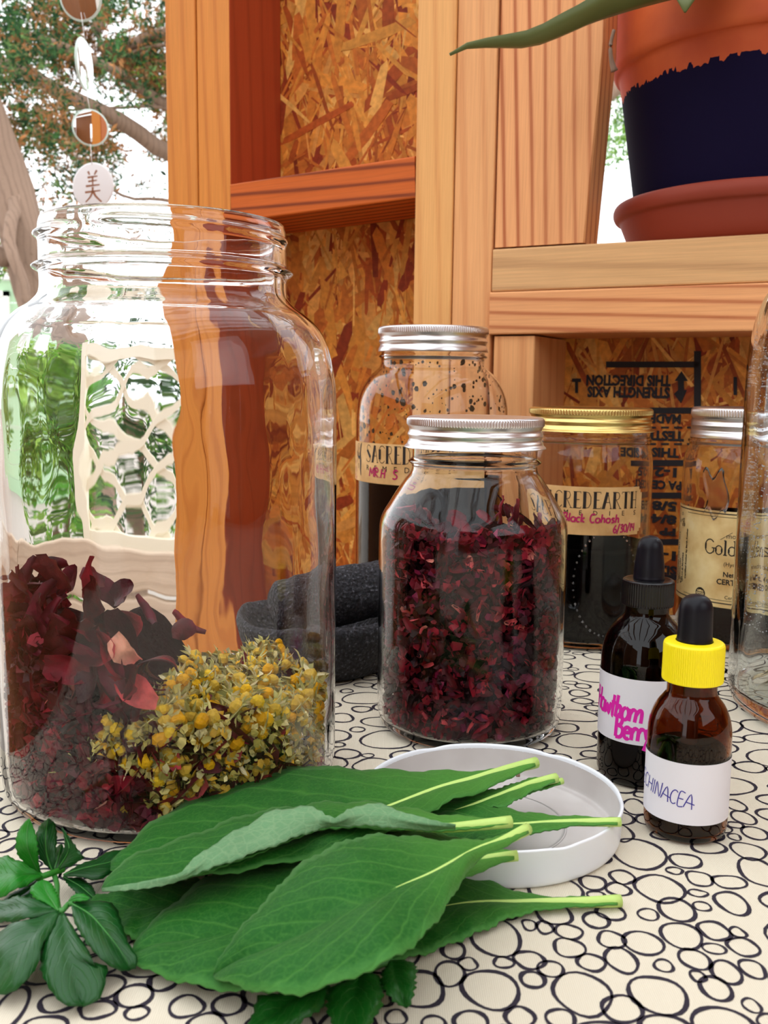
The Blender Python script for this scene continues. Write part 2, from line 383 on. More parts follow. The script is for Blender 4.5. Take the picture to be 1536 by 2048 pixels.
# --- stencil printing on the right-hand panel (upside down, as in the photo)
def text_vf(s, size, bold=0.0, align='LEFT', spacing=1.0):
    cu = bpy.data.curves.new('t', 'FONT'); cu.body = s; cu.size = size; cu.offset = bold; cu.align_x = align; cu.space_character = spacing; cu.resolution_u = 2; cu.fill_mode = 'FRONT'
    ob = bpy.data.objects.new('t', cu); C.objects.link(ob); bpy.context.view_layer.update()
    me = bpy.data.meshes.new_from_object(ob.evaluated_get(bpy.context.evaluated_depsgraph_get()))
    vf = [tuple(v.co) for v in me.vertices], [tuple(p.vertices) for p in me.polygons]
    bpy.data.objects.remove(ob); bpy.data.curves.remove(cu); bpy.data.meshes.remove(me)
    return vf
def onwall_px(px, py, d):               # where a photo pixel's ray meets the wall plane at depth d -> (s, z)
    r = ray(px, py); e = Vector((0, 0, T + EYE)); t = (WN.dot(WO - e) + d) / WN.dot(r); p = e + r * t
    return WV.dot(p - WO), p.z - T
DP = .0895 - .0021
def stamp(name, items, parent):
    mb = MB(); inv = parent.matrix_world.inverted()
    for s, z, vf, flip in items:
        mb.add(([inv @ W(s + (-x if flip else x), DP, z + (-y if flip else y)) for x, y, *_ in vf[0]], vf[1]))
    return mb.build(name, M['ink'], parent, smooth=False)
def rect(px0, py0, px1, py1):
    a = onwall_px(px0, py0, DP); b = onwall_px(px1, py0, DP); c = onwall_px(px1, py1, DP); d = onwall_px(px0, py1, DP)
    return (0, 0, ([(*a, 0), (*b, 0), (*c, 0), (*d, 0)], [(0, 1, 2, 3)]), False)
def words_px(txt, px, py, pw, ph, bold=.0006):   # upside-down words: (px,py) is the word's first letter's foot as printed, pw/ph pixels
    s0, z0 = onwall_px(px, py, DP); s1, z1 = onwall_px(px - pw, py, DP); h = onwall_px(px, py + ph, DP)
    vf = text_vf(txt, 1.0); x0 = min(v[0] for v in vf[0]); x1 = max(v[0] for v in vf[0]); y1 = max(v[1] for v in vf[0])
    kx, ky = abs(s1 - s0) / (x1 - x0), abs(z0 - h[1]) / y1
    vf = text_vf(txt, 1.0, bold=.05); 
    return (s0, z0, ([((x - x0) * kx, y * ky, 0) for x, y, *_ in vf[0]], vf[1]), True)
it = [words_px('THIS DIRECTION', 1341, 752, 167, 20), words_px('STRENGTH AXIS', 1339, 776, 163, 20),
      rect(1212, 723, 1398, 735), rect(1388, 702, 1402, 826), rect(1300, 815, 1392, 827)]
# double-headed arrow
def quad(pts):
    return (0, 0, ([(*onwall_px(*p, DP), 0) for p in pts], [tuple(range(len(pts)))]), False)
it += [quad([(1349, 762), (1363, 742), (1376, 762), (1368, 762), (1368, 780), (1374, 780), (1362, 807), (1348, 788), (1356, 780), (1356, 762)][::-1])]
it += [words_px('MADE IN', 1361, 830, 88, 17), words_px('TESTED', 1367, 864, 92, 18), words_px('THIS SIDE', 1357, 898, 110, 17)]
for i in range(4): it.append(rect(1296 + i * 26, 853, 1312 + i * 26, 857)); it.append(rect(1296 + i * 26, 886, 1312 + i * 26, 890))
it += [rect(1270, 920, 1372, 932), words_px('1-25', 1352, 937, 60, 17), words_px('PA CERT', 1362, 964, 82, 16), rect(1270, 985, 1364, 997),
       words_px('5/8', 1352, 1005, 46, 17), words_px('8/4', 1352, 1032, 48, 16), words_px('PP', 1350, 1058, 30, 14), rect(1270, 1078, 1362, 1090), words_px('1-8', 1350, 1104, 46, 17), words_px('SIZED', 1352, 1134, 70, 16), rect(1270, 1150, 1360, 1160),
       rect(1150, 760, 1156, 786), rect(1144, 757, 1162, 764), rect(1467, 754, 1474, 790)]
stamp('stencil_print', it, osb2)['label'] = 'black upside-down stencilled lettering and bars'

# floor, roof, walls, added left screen (out of frame, they shape the light)
def slab(name, x0, x1, y0, y1, z0, z1, mat, kind='structure'):
    vf = boxvf(x0, x1, y0, y1, z0, z1); return tag(mesh(name, *vf, mat, smooth=False), kind=kind)
fl = empty('floor', (0, 0, 0), kind='structure')
for i in range(13):
    board('deck_board', -.75 + i * .145, -.75 + i * .145 + .139, -1.92, .12, ZB - .03, ZB, M['deck'], fl, 'd', bev=.002)
cl = empty('ceiling', (0, 0, 0), kind='structure')
for i in range(5):
    board('rafter', -.55 + i * .42, -.512 + i * .42, -1.95, .45, ROOF, ROOF + .089, M['roof'], cl, 'd', bev=.001)
board('rafter', -.65, 1.27, .40, .44, ROOF - .089, ROOF, M['roof'], cl, 's', bev=.001)
wr = empty('wall_right', (0, 0, 0), kind='structure')
for i in range(14):
    d0 = -1.9 + i * .17
    for z0, z1 in (((ZB, .30), (.95, ROOF)) if 5 <= i <= 8 else ((ZB, ROOF),)):
        board('wall_plank', 1.25, 1.27, d0, d0 + .166, z0, z1, M['roof'], wr, 'z', bev=.001)
wf_ = empty('wall_front', (0, 0, 0), kind='structure')
for i in range(12):
    s0 = -.65 + i * .158
    for z0, z1 in (() if 3 <= i <= 7 else ((ZB, .85),)):
        board('wall_plank', s0, s0 + .154, -1.92, -1.90, z0, z1, M['roof'], wf_, 'z', bev=.001)
wl = empty('reflection_screen', (0, 0, 0), kind='structure')  # unseen dark boards, added to darken what the glass reflects from the left
for i in range(26):
    y0 = -2.6 + i * .16
    o = mesh('screen_board', *boxvf(-.012, .012, 0, .155, -.06, 1.9, .002), M['roof'], wl, (-2.1, y0, 0), smooth=False)
tag(mesh('ground', *boxvf(-30, 30, -30, 40, -.12, -.06), M['gravel'], smooth=False), kind='structure')

# ================================================================ TABLE AND CLOTH
CORN = W(.395 - .16, -.015, 0)          # back left corner of the table (fits the edge seen through the big jar)
CORN = Vector((.020, .872, T))
tw, td = 1.0, 1.0
def tb(u, v, z): return CORN + WV * u - WN * v + Vector((0, 0, z))
tab = empty('work_table', tb(.5, .5, -T), 'wooden work table under the printed cloth, mostly hidden', 'table')
def tboard(name, u0, u1, v0, v1, z0, z1, mat, parent):
    c = tb((u0 + u1) / 2, (v0 + v1) / 2, (z0 + z1) / 2); vf = boxvf(-(u1 - u0) / 2, (u1 - u0) / 2, -(v1 - v0) / 2, (v1 - v0) / 2, -(z1 - z0) / 2, (z1 - z0) / 2, .002)
    R = Matrix(((WV.x, WN.x, 0), (WV.y, WN.y, 0), (0, 0, 1)))
    o = mesh(name, *vf, mat, smooth=False); o.rotation_mode = 'QUATERNION'; o.matrix_world = Matrix.Translation(c) @ R.to_4x4()
    if parent: o.parent = parent; o.matrix_parent_inverse = Matrix.Translation(parent.location).inverted()
    return o
tboard('table_top', .002, tw, .002, td, -.033, -.0012, M['stud_pale'], tab)
for u in (.04, tw - .09):
    for v in (.04, td - .09): tboard('leg', u, u + .05, v, v + .05, -T, -.033, M['stud_pale'], tab)
clo = empty('tablecloth', tb(.5, .5, 0), 'cream canvas tablecloth printed with black pebble outlines', 'tablecloth')
vs, fs = [], []; NU, NVv = 60, 60
cols = [(-.003, -.10), (-.003, -.05), (-.002, -.004), (0, 0)] 
us = [(-.004, -.12), (-.004, -.06), (-.003, -.006), (-.0005, -.0008)] + [(tw * i / NU, 0) for i in range(NU + 1)]
for (u, zz) in us:
    for j in range(NVv + 1): vs.append(tb(u, td * j / NVv, zz) - clo.location)
for i in range(len(us) - 1):
    for j in range(NVv): a = i * (NVv + 1) + j; fs.append((a, a + 1, a + NVv + 2, a + NVv + 1))
mesh('canvas_sheet', vs, fs, M['canvas'], clo)
# printed pebbles: those traced from the photograph, then a packing of the rest
peb = []
def tr5(l): 
    for cx, cy_, rx, ry in l: yield 1036 + cx * .3255, 1600 + cy_ * .3255, rx * .3255, ry * .3255
def tr4(l):
    for cx, cy_, rx, ry in l: yield 700 + cx * .3906, 1450 + cy_ * .3906, rx * .3906, ry * .3906
def tr2(l):
    for cx, cy_, rx, ry in l: yield cx * .3255, 1600 + cy_ * .3255, rx * .3255, ry * .3255
L5 = [(740, 330, 165, 98), (1030, 375, 100, 45), (640, 475, 75, 45), (460, 510, 80, 48), (870, 545, 150, 88), (975, 675, 110, 75), (1115, 485, 80, 48), (1300, 505, 105, 42), (1130, 655, 55, 30), (1315, 635, 95, 75), (800, 705, 65, 38), (570, 690, 90, 52), (480, 740, 80, 52), (70, 770, 45, 35), (165, 785, 50, 42), (220, 700, 110, 72), (575, 860, 85, 57), (770, 880, 125, 75), (1005, 835, 125, 85), (1205, 805, 95, 60), (1350, 815, 45, 35), (1385, 905, 95, 58), (1205, 915, 70, 35), (1085, 980, 95, 65), (635, 985, 95, 85), (895, 1020, 60, 40), (450, 1000, 85, 58), (315, 910, 95, 65), (200, 1040, 80, 55), (70, 985, 95, 60), (1280, 1060, 90, 75), (1440, 1040, 75, 60), (1215, 1160, 90, 80), (1105, 1085, 45, 38), (395, 1190, 180, 140), (640, 1285, 125, 90), (860, 1200, 175, 125), (1415, 315, 100, 55), (1455, 205, 80, 40), (1330, 228, 38, 22), (1385, 110, 70, 42), (1335, 155, 50, 20), (1480, 445, 115, 90), (1260, 1380, 190, 110), (1435, 1265, 55, 45), (720, 45, 80, 50), (1340, 35, 60, 35), (640, 205, 65, 55)]
L4 = [(745, 1085, 130, 105), (720, 1355, 145, 110), (510, 1275, 78, 70), (605, 1225, 50, 35), (350, 1350, 130, 105), (870, 1500, 75, 62), (235, 1500, 55, 45), (620, 1520, 90, 60), (530, 1155, 60, 50), (1030, 70, 0, 0)]
L2 = [(825, 1205, 115, 75), (1145, 1270, 105, 75), (1405, 1260, 100, 70), (350, 1250, 110, 60), (600, 1290, 120, 55), (840, 1310, 75, 45), (1000, 1120, 90, 55), (280, 1400, 140, 75), (60, 1290, 90, 150), (100, 150, 75, 45), (60, 60, 55, 30), (40, 280, 60, 45), (560, 330, 65, 35)]
for src in (tr5(L5), tr4(L4[:-1]), tr2(L2)):
    for px, py, rx, ry in src:
        c = atz(px, py); ex = atz(px + rx, py); ey = atz(px, py - ry)
        peb.append((c.x, c.y, (ex - c).length * .97, (ey - c).length * .9))
r = random.Random(77)
def inside(x, y):
    q = Vector((x, y, T)) - CORN; u, v = WV.dot(q), -WN.dot(q); return .004 < u < tw and .004 < v < td
cell = {}
def near(x, y):
    i, j = int(x // .03), int(y // .03)
    return [p for a in (-1, 0, 1) for b in (-1, 0, 1) for p in cell.get((i + a, j + b), ())]
def put(p): cell.setdefault((int(p[0] // .03), int(p[1] // .03)), []).append(p)
for p in peb: put(p)
for R_, tries in ((.0115, 900), (.009, 2500), (.0068, 6000), (.005, 9000), (.0034, 9000)):
    for _ in range(tries):
        x, y = r.uniform(-.32, .62), r.uniform(.20, .92)
        if not inside(x, y): continue
        rx = R_ * r.uniform(.85, 1.2); ry = rx * r.uniform(.72, 1.1); m = max(rx, ry)
        if all(math.hypot(p[0] - x, p[1] - y) > (m + max(p[2], p[3])) * .93 for p in near(x, y)):
            q = (x, y, rx, ry); peb.append(q); put(q)
mb = MB()
for (x, y, rx, ry) in peb:
    n = 22; ph = [r.uniform(0, 6.28) for _ in range(4)]; am = [0, r.uniform(0, .05), r.uniform(0, .07), r.uniform(0, .05)]
    rot = r.uniform(-.5, .5); wd_ = r.uniform(.0011, .0015) * (1 if max(rx, ry) > .004 else .8)
    v, f = [], []
    for i in range(n):
        a = 2 * math.pi * i / n; k = 1 + sum(am[q] * math.sin((q + 1) * a + ph[q]) for q in range(4))
        w_ = wd_ * (1 + .25 * math.sin(3 * a + ph[0]) + r.uniform(-.1, .1)) * .5
        for sg in (-1, 1):
            X, Y = (rx * k + sg * w_) * math.cos(a), (ry * k + sg * w_) * math.sin(a)
            v.append(Vector((x + X * math.cos(rot * .3) - Y * math.sin(rot * .3), y + X * math.sin(rot * .3) + Y * math.cos(rot * .3), T + .00015)) - clo.location)
    for i in range(n): j = (i + 1) % n; f.append((2 * i, 2 * i + 1, 2 * j + 1, 2 * j))
    mb.add((v, f))
po = mb.build('pebble_print', M['cloth_ink'], clo, smooth=False); po['kind'] = 'stuff'; po['label'] = 'black hand-drawn pebble outlines printed on the cloth'
# ================================================================ JARS
def prof_fn(pts):                        # piecewise-linear radius as a function of height
    P = sorted((z, r) for r, z in pts)
    def f(z):
        if z <= P[0][0]: return P[0][1]
        for (z0, r0), (z1, r1) in zip(P, P[1:]):
            if z <= z1: return r0 + (r1 - r0) * (z - z0) / max(1e-9, z1 - z0)
        return P[-1][1]
    return f
def jar_body(parent, outer, wall_t, base_t, mat, name='glass_body', n=128, thread=None, wob=0.0, sub=5, seed=0, tnarrow=None):
    # outer: profile from heel to rim (r, z); a closed solid of revolution with a real cavity
    op = smoothp(outer, sub)
    inner = []
    for k, (r_, z_) in enumerate(op):
        a, b = op[max(0, k - 1)], op[min(len(op) - 1, k + 1)]
        tx, tz = b[0] - a[0], b[1] - a[1]; L = math.hypot(tx, tz) or 1
        tt = wall_t
        q = (r_ - tz / L * tt, z_ + tx / L * tt)
        if q[1] > base_t and z_ < outer[-1][1] - .0005: inner.append(q)
    inner = [q for i, q in enumerate(inner) if i == 0 or q[1] > inner[i - 1][1] - .0002]
    rt = outer[-1]
    ipr = [(max(.0005, inner[0][0] - .004), base_t)] + inner + [(rt[0] - wall_t, rt[1] - .0006), (rt[0] - wall_t * .6, rt[1])]
    r0, z0 = op[0]
    full = [(.0004, .0022), (r0 * .55, .002), (r0 * .85, .0012), (r0 * .95, 0.0002)] + op + [(rt[0] - wall_t * .3, rt[1] + .0003)] + ipr[::-1] + [(ipr[0][0] * .5, base_t - .0006), (.0004, base_t - .0010)]
    no = 4 + len(op); vec = Vector((seed * 3.1, seed * 1.7, seed))
    def mod(k, a, r_, z_):
        if 4 <= k < no and thread: r_ = r_ + thread(a, z_)
        if k > no and wob and z_ > base_t:
            r_ = r_ + wob * noise.noise(Vector((math.cos(a) * 3.2, math.sin(a) * 3.2, z_ * 26)) + vec) + wob * .5 * noise.noise(Vector((math.cos(a) * 9, math.sin(a) * 9, z_ * 50)) + vec)
        return r_, z_
    vs, fs = lathe(full, n, True, True, mod)
    o = mesh(name, vs, fs, mat, parent)
    return prof_fn([(r_, z_) for r_, z_ in ipr])
def helix(z0, pitch, h, starts=1, length=2 * math.pi * .8, gap=True, amp=.0012, wdt=.0011):
    def f(a, z):
        v = 0.0
        for s in range(starts):
            a0 = s * 2 * math.pi / starts
            d = (a - a0) % (2 * math.pi)
            if d < length:
                zc = z0 - pitch * d / (2 * math.pi); e = min(1, d / .25, (length - d) / .25)
                v = max(v, amp * e * math.exp(-((z - zc) / wdt) ** 2))
        return v
    return f
def mason_lid(parent, r, z0, z1, mat, dz=0.0, flange=True, ridges=150, disc=True):
    # screw band: knurled upper edge, two rolled waists, flared foot; separate flat lid disc
    h = z1 - z0
    pr = [(r * .86, h - .0004), (r * .90, h + .0002), (r * .965, h), (r * .992, h * .965), (r, h * .91), (r * 1.0, h * .74), (r * .990, h * .68), (r * .972, h * .60), (r * .972, h * .53), (r * .985, h * .47), (r * .995, h * .40), (r * .975, h * .31), (r * .972, h * .24), (r * .99, h * .17), (r * 1.0, h * .10)]
    pr += [(r * 1.03, h * .03), (r * 1.04, 0), (r * 1.035, -.0004), (r * .975, .0006)] if flange else [(r * 1.005, h * .03), (r * 1.0, 0), (r * .97, .0006)]
    pr = smoothp(pr, 3); n = ridges * 4
    def mod(k, a, rr, zz):
        e = 1.0 if h * .73 < zz < h * .925 and rr > r * .97 else 0.0
        if e: rr += .00032 * math.cos(a * ridges)
        return rr, zz
    vs, fs = lathe(pr, n, False, False, mod)
    mesh('screw_band', vs, fs, mat, parent, (0, 0, z0))
    dp = [(.0003, h - .0012), (r * .60, h - .0012), (r * .66, h - .0006), (r * .80, h - .0006), (r * .84, h - .0001), (r * .875, h - .0005), (r * .87, h - .002)]
    vs, fs = lathe(dp, 64, True, False)
    mesh('lid_disc', vs, fs, mat, parent, (0, 0, z0))
def cyl_patch(r, a0, a1, z0, z1, n=40, m=6, mod=None):
    # angle 0 faces the camera (towards -Y), positive to the photo's right
    vs, fs = [], []
    for j in range(m + 1):
        for i in range(n + 1):
            u, v = i / n, j / m
            a = a0 + (a1 - a0) * u; z = z0 + (z1 - z0) * v
            if mod: a, z = mod(u, v, a, z)
            vs.append((r * math.sin(a), -r * math.cos(a), z))
    for j in range(m):
        for i in range(n): k = j * (n + 1) + i; fs.append((k, k + 1, k + n + 2, k + n + 1))
    return vs, fs
def face(o): o.rotation_euler.z = math.atan2(-o.location.x, o.location.y)
def wrap(vf, r, az, z0, phi=0.0):        # flat drawing (metres) -> around a cylinder at angle az, height z0
    c, s = math.cos(phi), math.sin(phi); out = []
    for x, y, *_ in vf[0]:
        X, Y = x * c - y * s, x * s + y * c
        a = az + X / r; out.append((r * math.sin(a), -r * math.cos(a), z0 + Y))
    return out, vf[1]
def ribbon(pts, w):                      # flat pen stroke
    vs, fs = [], []; m = len(pts)
    for k, p in enumerate(pts):
        a, b = pts[max(0, k - 1)], pts[min(m - 1, k + 1)]
        tx, ty = b[0] - a[0], b[1] - a[1]; L = math.hypot(tx, ty) or 1
        ww = (w[k] if isinstance(w, (list, tuple)) else w) / 2
        vs += [(p[0] - ty / L * ww, p[1] + tx / L * ww, 0), (p[0] + ty / L * ww, p[1] - tx / L * ww, 0)]
    for k in range(m - 1): fs.append((2 * k, 2 * k + 2, 2 * k + 3, 2 * k + 1))
    return vs, fs
def arc(cx, cy_, rx, ry, a0, a1, n=12): return [(cx + rx * math.cos(math.radians(a0 + (a1 - a0) * i / n)), cy_ + ry * math.sin(math.radians(a0 + (a1 - a0) * i / n))) for i in range(n + 1)]
# handwriting: strokes in a box one unit high
HW = {
 'H': (.75, [[(.1, 0), (.12, 1)], [(.6, 0), (.62, 1)], [(.1, .5), (.62, .52)]]),
 'a': (.62, [arc(.28, .28, .24, .27, 60, 360), [(.52, .55), (.5, .1), (.6, 0)]]),
 'w': (.75, [[(.03, .55), (.15, .02), (.33, .45), (.5, .02), (.65, .55)]]),
 't': (.45, [[(.2, .95), (.2, .1), (.3, 0)], [(0, .6), (.42, .62)]]),
 'h': (.6, [[(.08, 0), (.1, 1)], [(.09, .35), (.25, .55), (.42, .48), (.46, 0)]]),
 'o': (.6, [arc(.27, .28, .24, .27, 90, 450)]),
 'r': (.45, [[(.06, 0), (.08, .55)], [(.07, .32), (.22, .54), (.4, .5)]]),
 'n': (.6, [[(.06, 0), (.08, .55)], [(.08, .32), (.28, .56), (.45, .45), (.48, 0)]]),
 'e': (.55, [[(.05, .28), (.45, .32)] + arc(.26, .28, .21, .26, 10, 310)]),
 'y': (.55, [[(.05, .55), (.22, .1)], [(.48, .55), (.1, -.4)]]),
 'B': (.7, [[(.1, 0), (.1, 1)], [(.1, 1), (.42, .95), (.5, .78), (.38, .58), (.1, .53)], [(.1, .53), (.5, .48), (.6, .26), (.45, .04), (.1, 0)]]),
 'E': (.6, [[(.5, 1), (.1, 1), (.1, 0), (.52, 0)], [(.1, .52), (.45, .52)]]),
 'C': (.65, [arc(.36, .5, .3, .5, 50, 310)]), 'I': (.3, [[(.13, 0), (.13, 1)]]),
 'N': (.75, [[(.08, 0), (.12, 1), (.55, 0), (.62, 1.1)]]),
 'A': (.75, [[(.0, 0), (.36, 1), (.66, -.05)], [(.08, .4), (.8, .3)]]),
 'M': (.9, [[(.06, 0), (.14, 1), (.42, .3), (.7, 1), (.8, 0)]]),
 'R': (.7, [[(.1, 0), (.12, 1), (.48, .9), (.46, .6), (.12, .5), (.58, 0)]]),
 '.': (.25, [[(.08, 0), (.14, .06)]]), 'S': (.7, [[(.62, .9), (.3, 1.0), (.1, .78), (.25, .56), (.52, .42), (.56, .16), (.3, 0), (.05, .1)]]),
 'l': (.28, [[(.1, 0), (.1, 1)]]), 'c': (.5, [arc(.27, .28, .22, .27, 50, 310)]),
 'k': (.55, [[(.08, 0), (.08, 1)], [(.42, .55), (.1, .28), (.46, 0)]]), 's': (.48, [[(.4, .5), (.2, .56), (.1, .42), (.32, .26), (.36, .1), (.08, .02)]]),
 '6': (.6, [[(.42, 1), (.15, .6), (.1, .25), (.28, 0), (.5, .2), (.36, .48), (.14, .38)]]), '/': (.45, [[(.02, -.15), (.36, 1.15)]]),
 '3': (.55, [[(.08, .92), (.35, 1), (.42, .78), (.2, .55), (.46, .35), (.36, .05), (.05, .05)]]), '0': (.62, [arc(.29, .5, .23, .48, 90, 450)]),
 '1': (.3, [[(.12, 0), (.14, 1)]]), '4': (.6, [[(.1, 1), (.1, .5), (.5, .5)], [(.42, 1), (.42, 0)]]), '-': (.4, [[(.05, .5), (.35, .5)]]), ' ': (.45, [])}
def hand(txt, h, w, slant=0.0, sp=1.0, xs=1.0):
    mb = MB(); x = 0
    for ch in txt:
        adv, st = HW[ch]
        for s in st:
            p = smoothp(s, 4) if len(s) > 2 else resample(s, 4)
            p = [(x + (q[0] + q[1] * slant) * h * xs, q[1] * h) for q in p]
            mb.add(ribbon(p, w)); 
        x += adv * h * sp * xs
    return (mb.v, mb.f), x
# tall narrow display capitals: one fat stem, hairline rest, small feet
DS = {
 'S': (.62, [], [[(.5, .86), (.42, .97), (.25, 1), (.1, .88), (.12, .68), (.3, .52)], [(.36, .45), (.5, .25), (.45, .06), (.25, 0), (.08, .06), (.04, .18)]], [(.14, .70, .48, .28)]),
 'A': (.66, [], [[(.36, 1), (.6, 0)], [(.2, .38), (.5, .38)], [(.52, 0), (.66, 0)], [(-.02, 0), (.2, 0)]], [(.10, 0, .34, 1)]),
 'C': (.60, [], [arc(.34, .78, .22, .22, 20, 170), arc(.34, .22, .22, .22, 190, 340)], [(.14, .2, .14, .8)]),
 'R': (.66, [], [[(.2, 1), (.45, .97), (.52, .78), (.44, .58), (.2, .5)], [(.3, .5), (.58, 0)], [(.5, 0), (.66, 0)], [(.04, 0), (.3, 0)], [(.04, 1), (.25, 1)]], [(.17, 0, .17, 1)]),
 'E': (.60, [], [[(.2, 1), (.52, 1), (.52, .9)], [(.2, .52), (.44, .52)], [(.2, 0), (.54, 0), (.54, .1)], [(.04, 0), (.3, 0)], [(.04, 1), (.25, 1)]], [(.17, 0, .17, 1)]),
 'D': (.66, [], [[(.2, 1), (.42, .95), (.56, .7), (.56, .3), (.42, .05), (.2, 0)], [(.04, 0), (.25, 0)], [(.04, 1), (.25, 1)]], [(.17, 0, .17, 1)]),
 'T': (.64, [], [[(.02, .88), (.04, 1), (.60, 1), (.62, .88)], [(.2, 0), (.44, 0)]], [(.32, 0, .32, 1)]),
 'H': (.70, [], [[(.52, 0), (.52, 1)], [(.2, .5), (.52, .5)], [(.44, 0), (.60, 0)], [(.44, 1), (.60, 1)], [(.04, 0), (.3, 0)], [(.04, 1), (.3, 1)]], [(.17, 0, .17, 1)])}
def display(txt, h, width):
    mb = MB(); tot = sum(DS[c][0] for c in txt if c != ' '); kx = width / tot; x = 0
    for ch in txt:
        if ch == ' ': continue
        adv, _, thin, fat = DS[ch]
        for s in thin: mb.add(ribbon([((x + q[0]) * kx, q[1] * h) for q in s], .00042))
        for x0, y0, x1, y1 in fat: mb.add(ribbon([((x + x0) * kx, y0 * h), ((x + x1) * kx, y1 * h)], kx * .19))
        x += adv
    return mb.v, mb.f
def typed(mb, txt, size, r, az, z, mi=0, bold=0.0, phi=0.0, spacing=1.0, align='CENTER'):
    vf = text_vf(txt, size, bold, align, spacing); mb.add(wrap(vf, r, az, z, phi), mi)
def speck_bits(name, n, rin, zs, seed, mat, parent, size=(.0006, .002), stretch=1.3, arc_=(-1.5, 1.5)):
    r = random.Random(seed); mb = MB()
    for _ in range(n):
        z = r.uniform(*zs); a = r.uniform(*arc_); R = rin(z) - .0003; s = r.uniform(*size) * (r.random() ** 1.5 + .25)
        m = 6; pts = [(s * r.uniform(.6, 1.1) * math.cos(6.28 * i / m), s * stretch * r.uniform(.6, 1.1) * math.sin(6.28 * i / m), 0) for i in range(m)]
        out = [(R * math.sin(a + x / R), -R * math.cos(a + x / R), z + y) for x, y, _ in pts]
        inn = [(.992 * q[0], .992 * q[1], q[2]) for q in out]
        mb.add((out + inn, [tuple(range(m))] + [(i, m + i, m + (i + 1) % m, (i + 1) % m) for i in range(m)]))
    o = mb.build(name, mat, parent, smooth=False); o['kind'] = 'stuff'; return o
def liquid(parent, rin, z0, z1, mat, gap=.0004, name='liquid'):
    zs = [z0 + (z1 - z0) * k / 14 for k in range(15)]
    pr = [(max(.001, rin(z) - gap), z) for z in zs] + [((rin(z1) - gap) * .96, z1 - .0003)]
    return mesh(name, *lathe(pr, 64, True, True), mat, parent)

# ---- big open one-gallon jar, front left
BX, BY = -.0950, .4281
big = empty('glass_jar', (BX, BY, T + .0005), 'large open clear glass jar at front left with hibiscus and chamomile', 'jar')
_th = helix(.2405, .0085, .01, 3, 2 * math.pi / 3 * .95, amp=.0022, wdt=.0014)
def big_thread(a, z): return _th((a + 1.9) % (2 * math.pi), z) + .0030 * math.exp(-((z - .2258) / .0013) ** 2)
BO = [(.0655, .0), (.0700, .0016), (.0727, .006), (.0737, .014), (.0738, .03), (.0738, .06), (.0738, .10), (.0738, .14), (.0737, .160), (.0732, .178), (.0716, .188), (.0694, .196), (.0660, .2025), (.0610, .2075), (.0560, .2110), (.0526, .2145), (.0517, .2175), (.0516, .2205), (.0517, .2235), (.0517, .2265), (.0516, .2300), (.0516, .2330), (.0516, .2365), (.0516, .2400), (.0515, .2430), (.0508, .2455)]
big_in = jar_body(big, BO, .0027, .0055, M['glass_jar'], thread=big_thread, wob=.00045, n=160, seed=1)

# ---- quart jar full of cut hibiscus, centre
MX, MY = .0465, .5040
mid = empty('mason_jar', (MX, MY, T + .0005), 'silver-lidded glass jar packed with dark red hibiscus, centre', 'jar')
def mid_thread(a, z): return .0022 * math.exp(-((z - .1402) / .0012) ** 2)
MO = [(.0415, 0), (.0455, .0014), (.0478, .005), (.0488, .012), (.049, .03), (.049, .06), (.049, .09), (.0489, .103), (.0484, .109), (.0468, .1135), (.0435, .119), (.0395, .1255), (.0355, .1315), (.0330, .1348), (.0323, .1375), (.0322, .1405), (.0322, .144), (.0322, .150), (.0320, .158)]
mid_in = jar_body(mid, MO, .0018, .005, M['glass_full'], thread=mid_thread, wob=.0002, n=112, seed=2)
mason_lid(mid, .0350, .1478, .1632, M['steel'])

# ---- tall jar with flecked glass behind it
tall = empty('mason_jar', (.0359, .7523, T + .0005), 'tall silver-lidded jar of black tincture with flecked glass, behind centre jar', 'jar'); face(tall)
def t_thread(a, z): return .0020 * math.exp(-((z - .2000) / .0013) ** 2)
TO = [(.050, 0), (.0545, .002), (.0575, .007), (.0582, .016), (.0582, .05), (.0582, .10), (.0582, .14), (.0581, .154), (.0570, .166), (.0540, .1755), (.0490, .184), (.0440, .189), (.0405, .1925), (.0395, .196), (.0394, .2), (.0394, .205), (.0393, .216)]
tall_in = jar_body(tall, TO, .0014, .006, M['glass_full'], thread=t_thread, n=96, seed=3)
mason_lid(tall, .0415, .2036, .2222, M['steel'], flange=False, ridges=150)
liquid(tall, tall_in, .0065, .1085, M['tincture'])
speck_bits('herb_flecks', 300, tall_in, (.128, .196), 4, plain('herb_fleck', lin(66, 44, 12), .8), tall, (.0005, .0021))
Rl = .0582 + .00025; d2 = math.radians
lab = mesh('paper_label', *cyl_patch(Rl, d2(-84), d2(42), .1068, .1362), M['kraft'], tall); R2 = Rl + .0002
mb = MB()
mb.add(wrap(display('SACREDEARTH', .0125, .078), R2, d2(-55), .1222))
for k, ch in enumerate('REMEDIES'): typed(mb, ch, .0058, R2, d2(-53) + k * .0092 / R2, .1160)
# drawn figure at the label's left end: veiled head, dark hair falling
for p, w in ((arc(0, .0005, .0031, .0042, 0, 360, 20), .0003), ([(-.0018, .003), (-.0004, .0012), (-.0012, -.001)], .0003), ([(.0012, .0018), (.0002, .0008), (.0012, -.0004)], .0003), ([(-.001, -.0022), (.0006, -.0026)], .0003),
             ([(.0052, .0052), (.0040, .001), (.0030, -.003), (.0040, -.008), (.0038, -.0145), (.0046, -.019)], [.0012, .0012, .0018, .0024, .002, .0008]),
             ([(-.0034, -.001), (-.0024, -.0045), (.0004, -.0062), (.003, -.004)], [.0006, .002, .0026, .0012]), ([(-.0035, -.006), (-.0042, -.010)], .0004), (arc(-.0004, -.0120, .0008, .0018, 0, 360, 10), .0003)):
    mb.add(wrap(ribbon(p, w), R2, d2(-68), .1302))
mb.build('printed_letters', M['print'], lab, smooth=False)
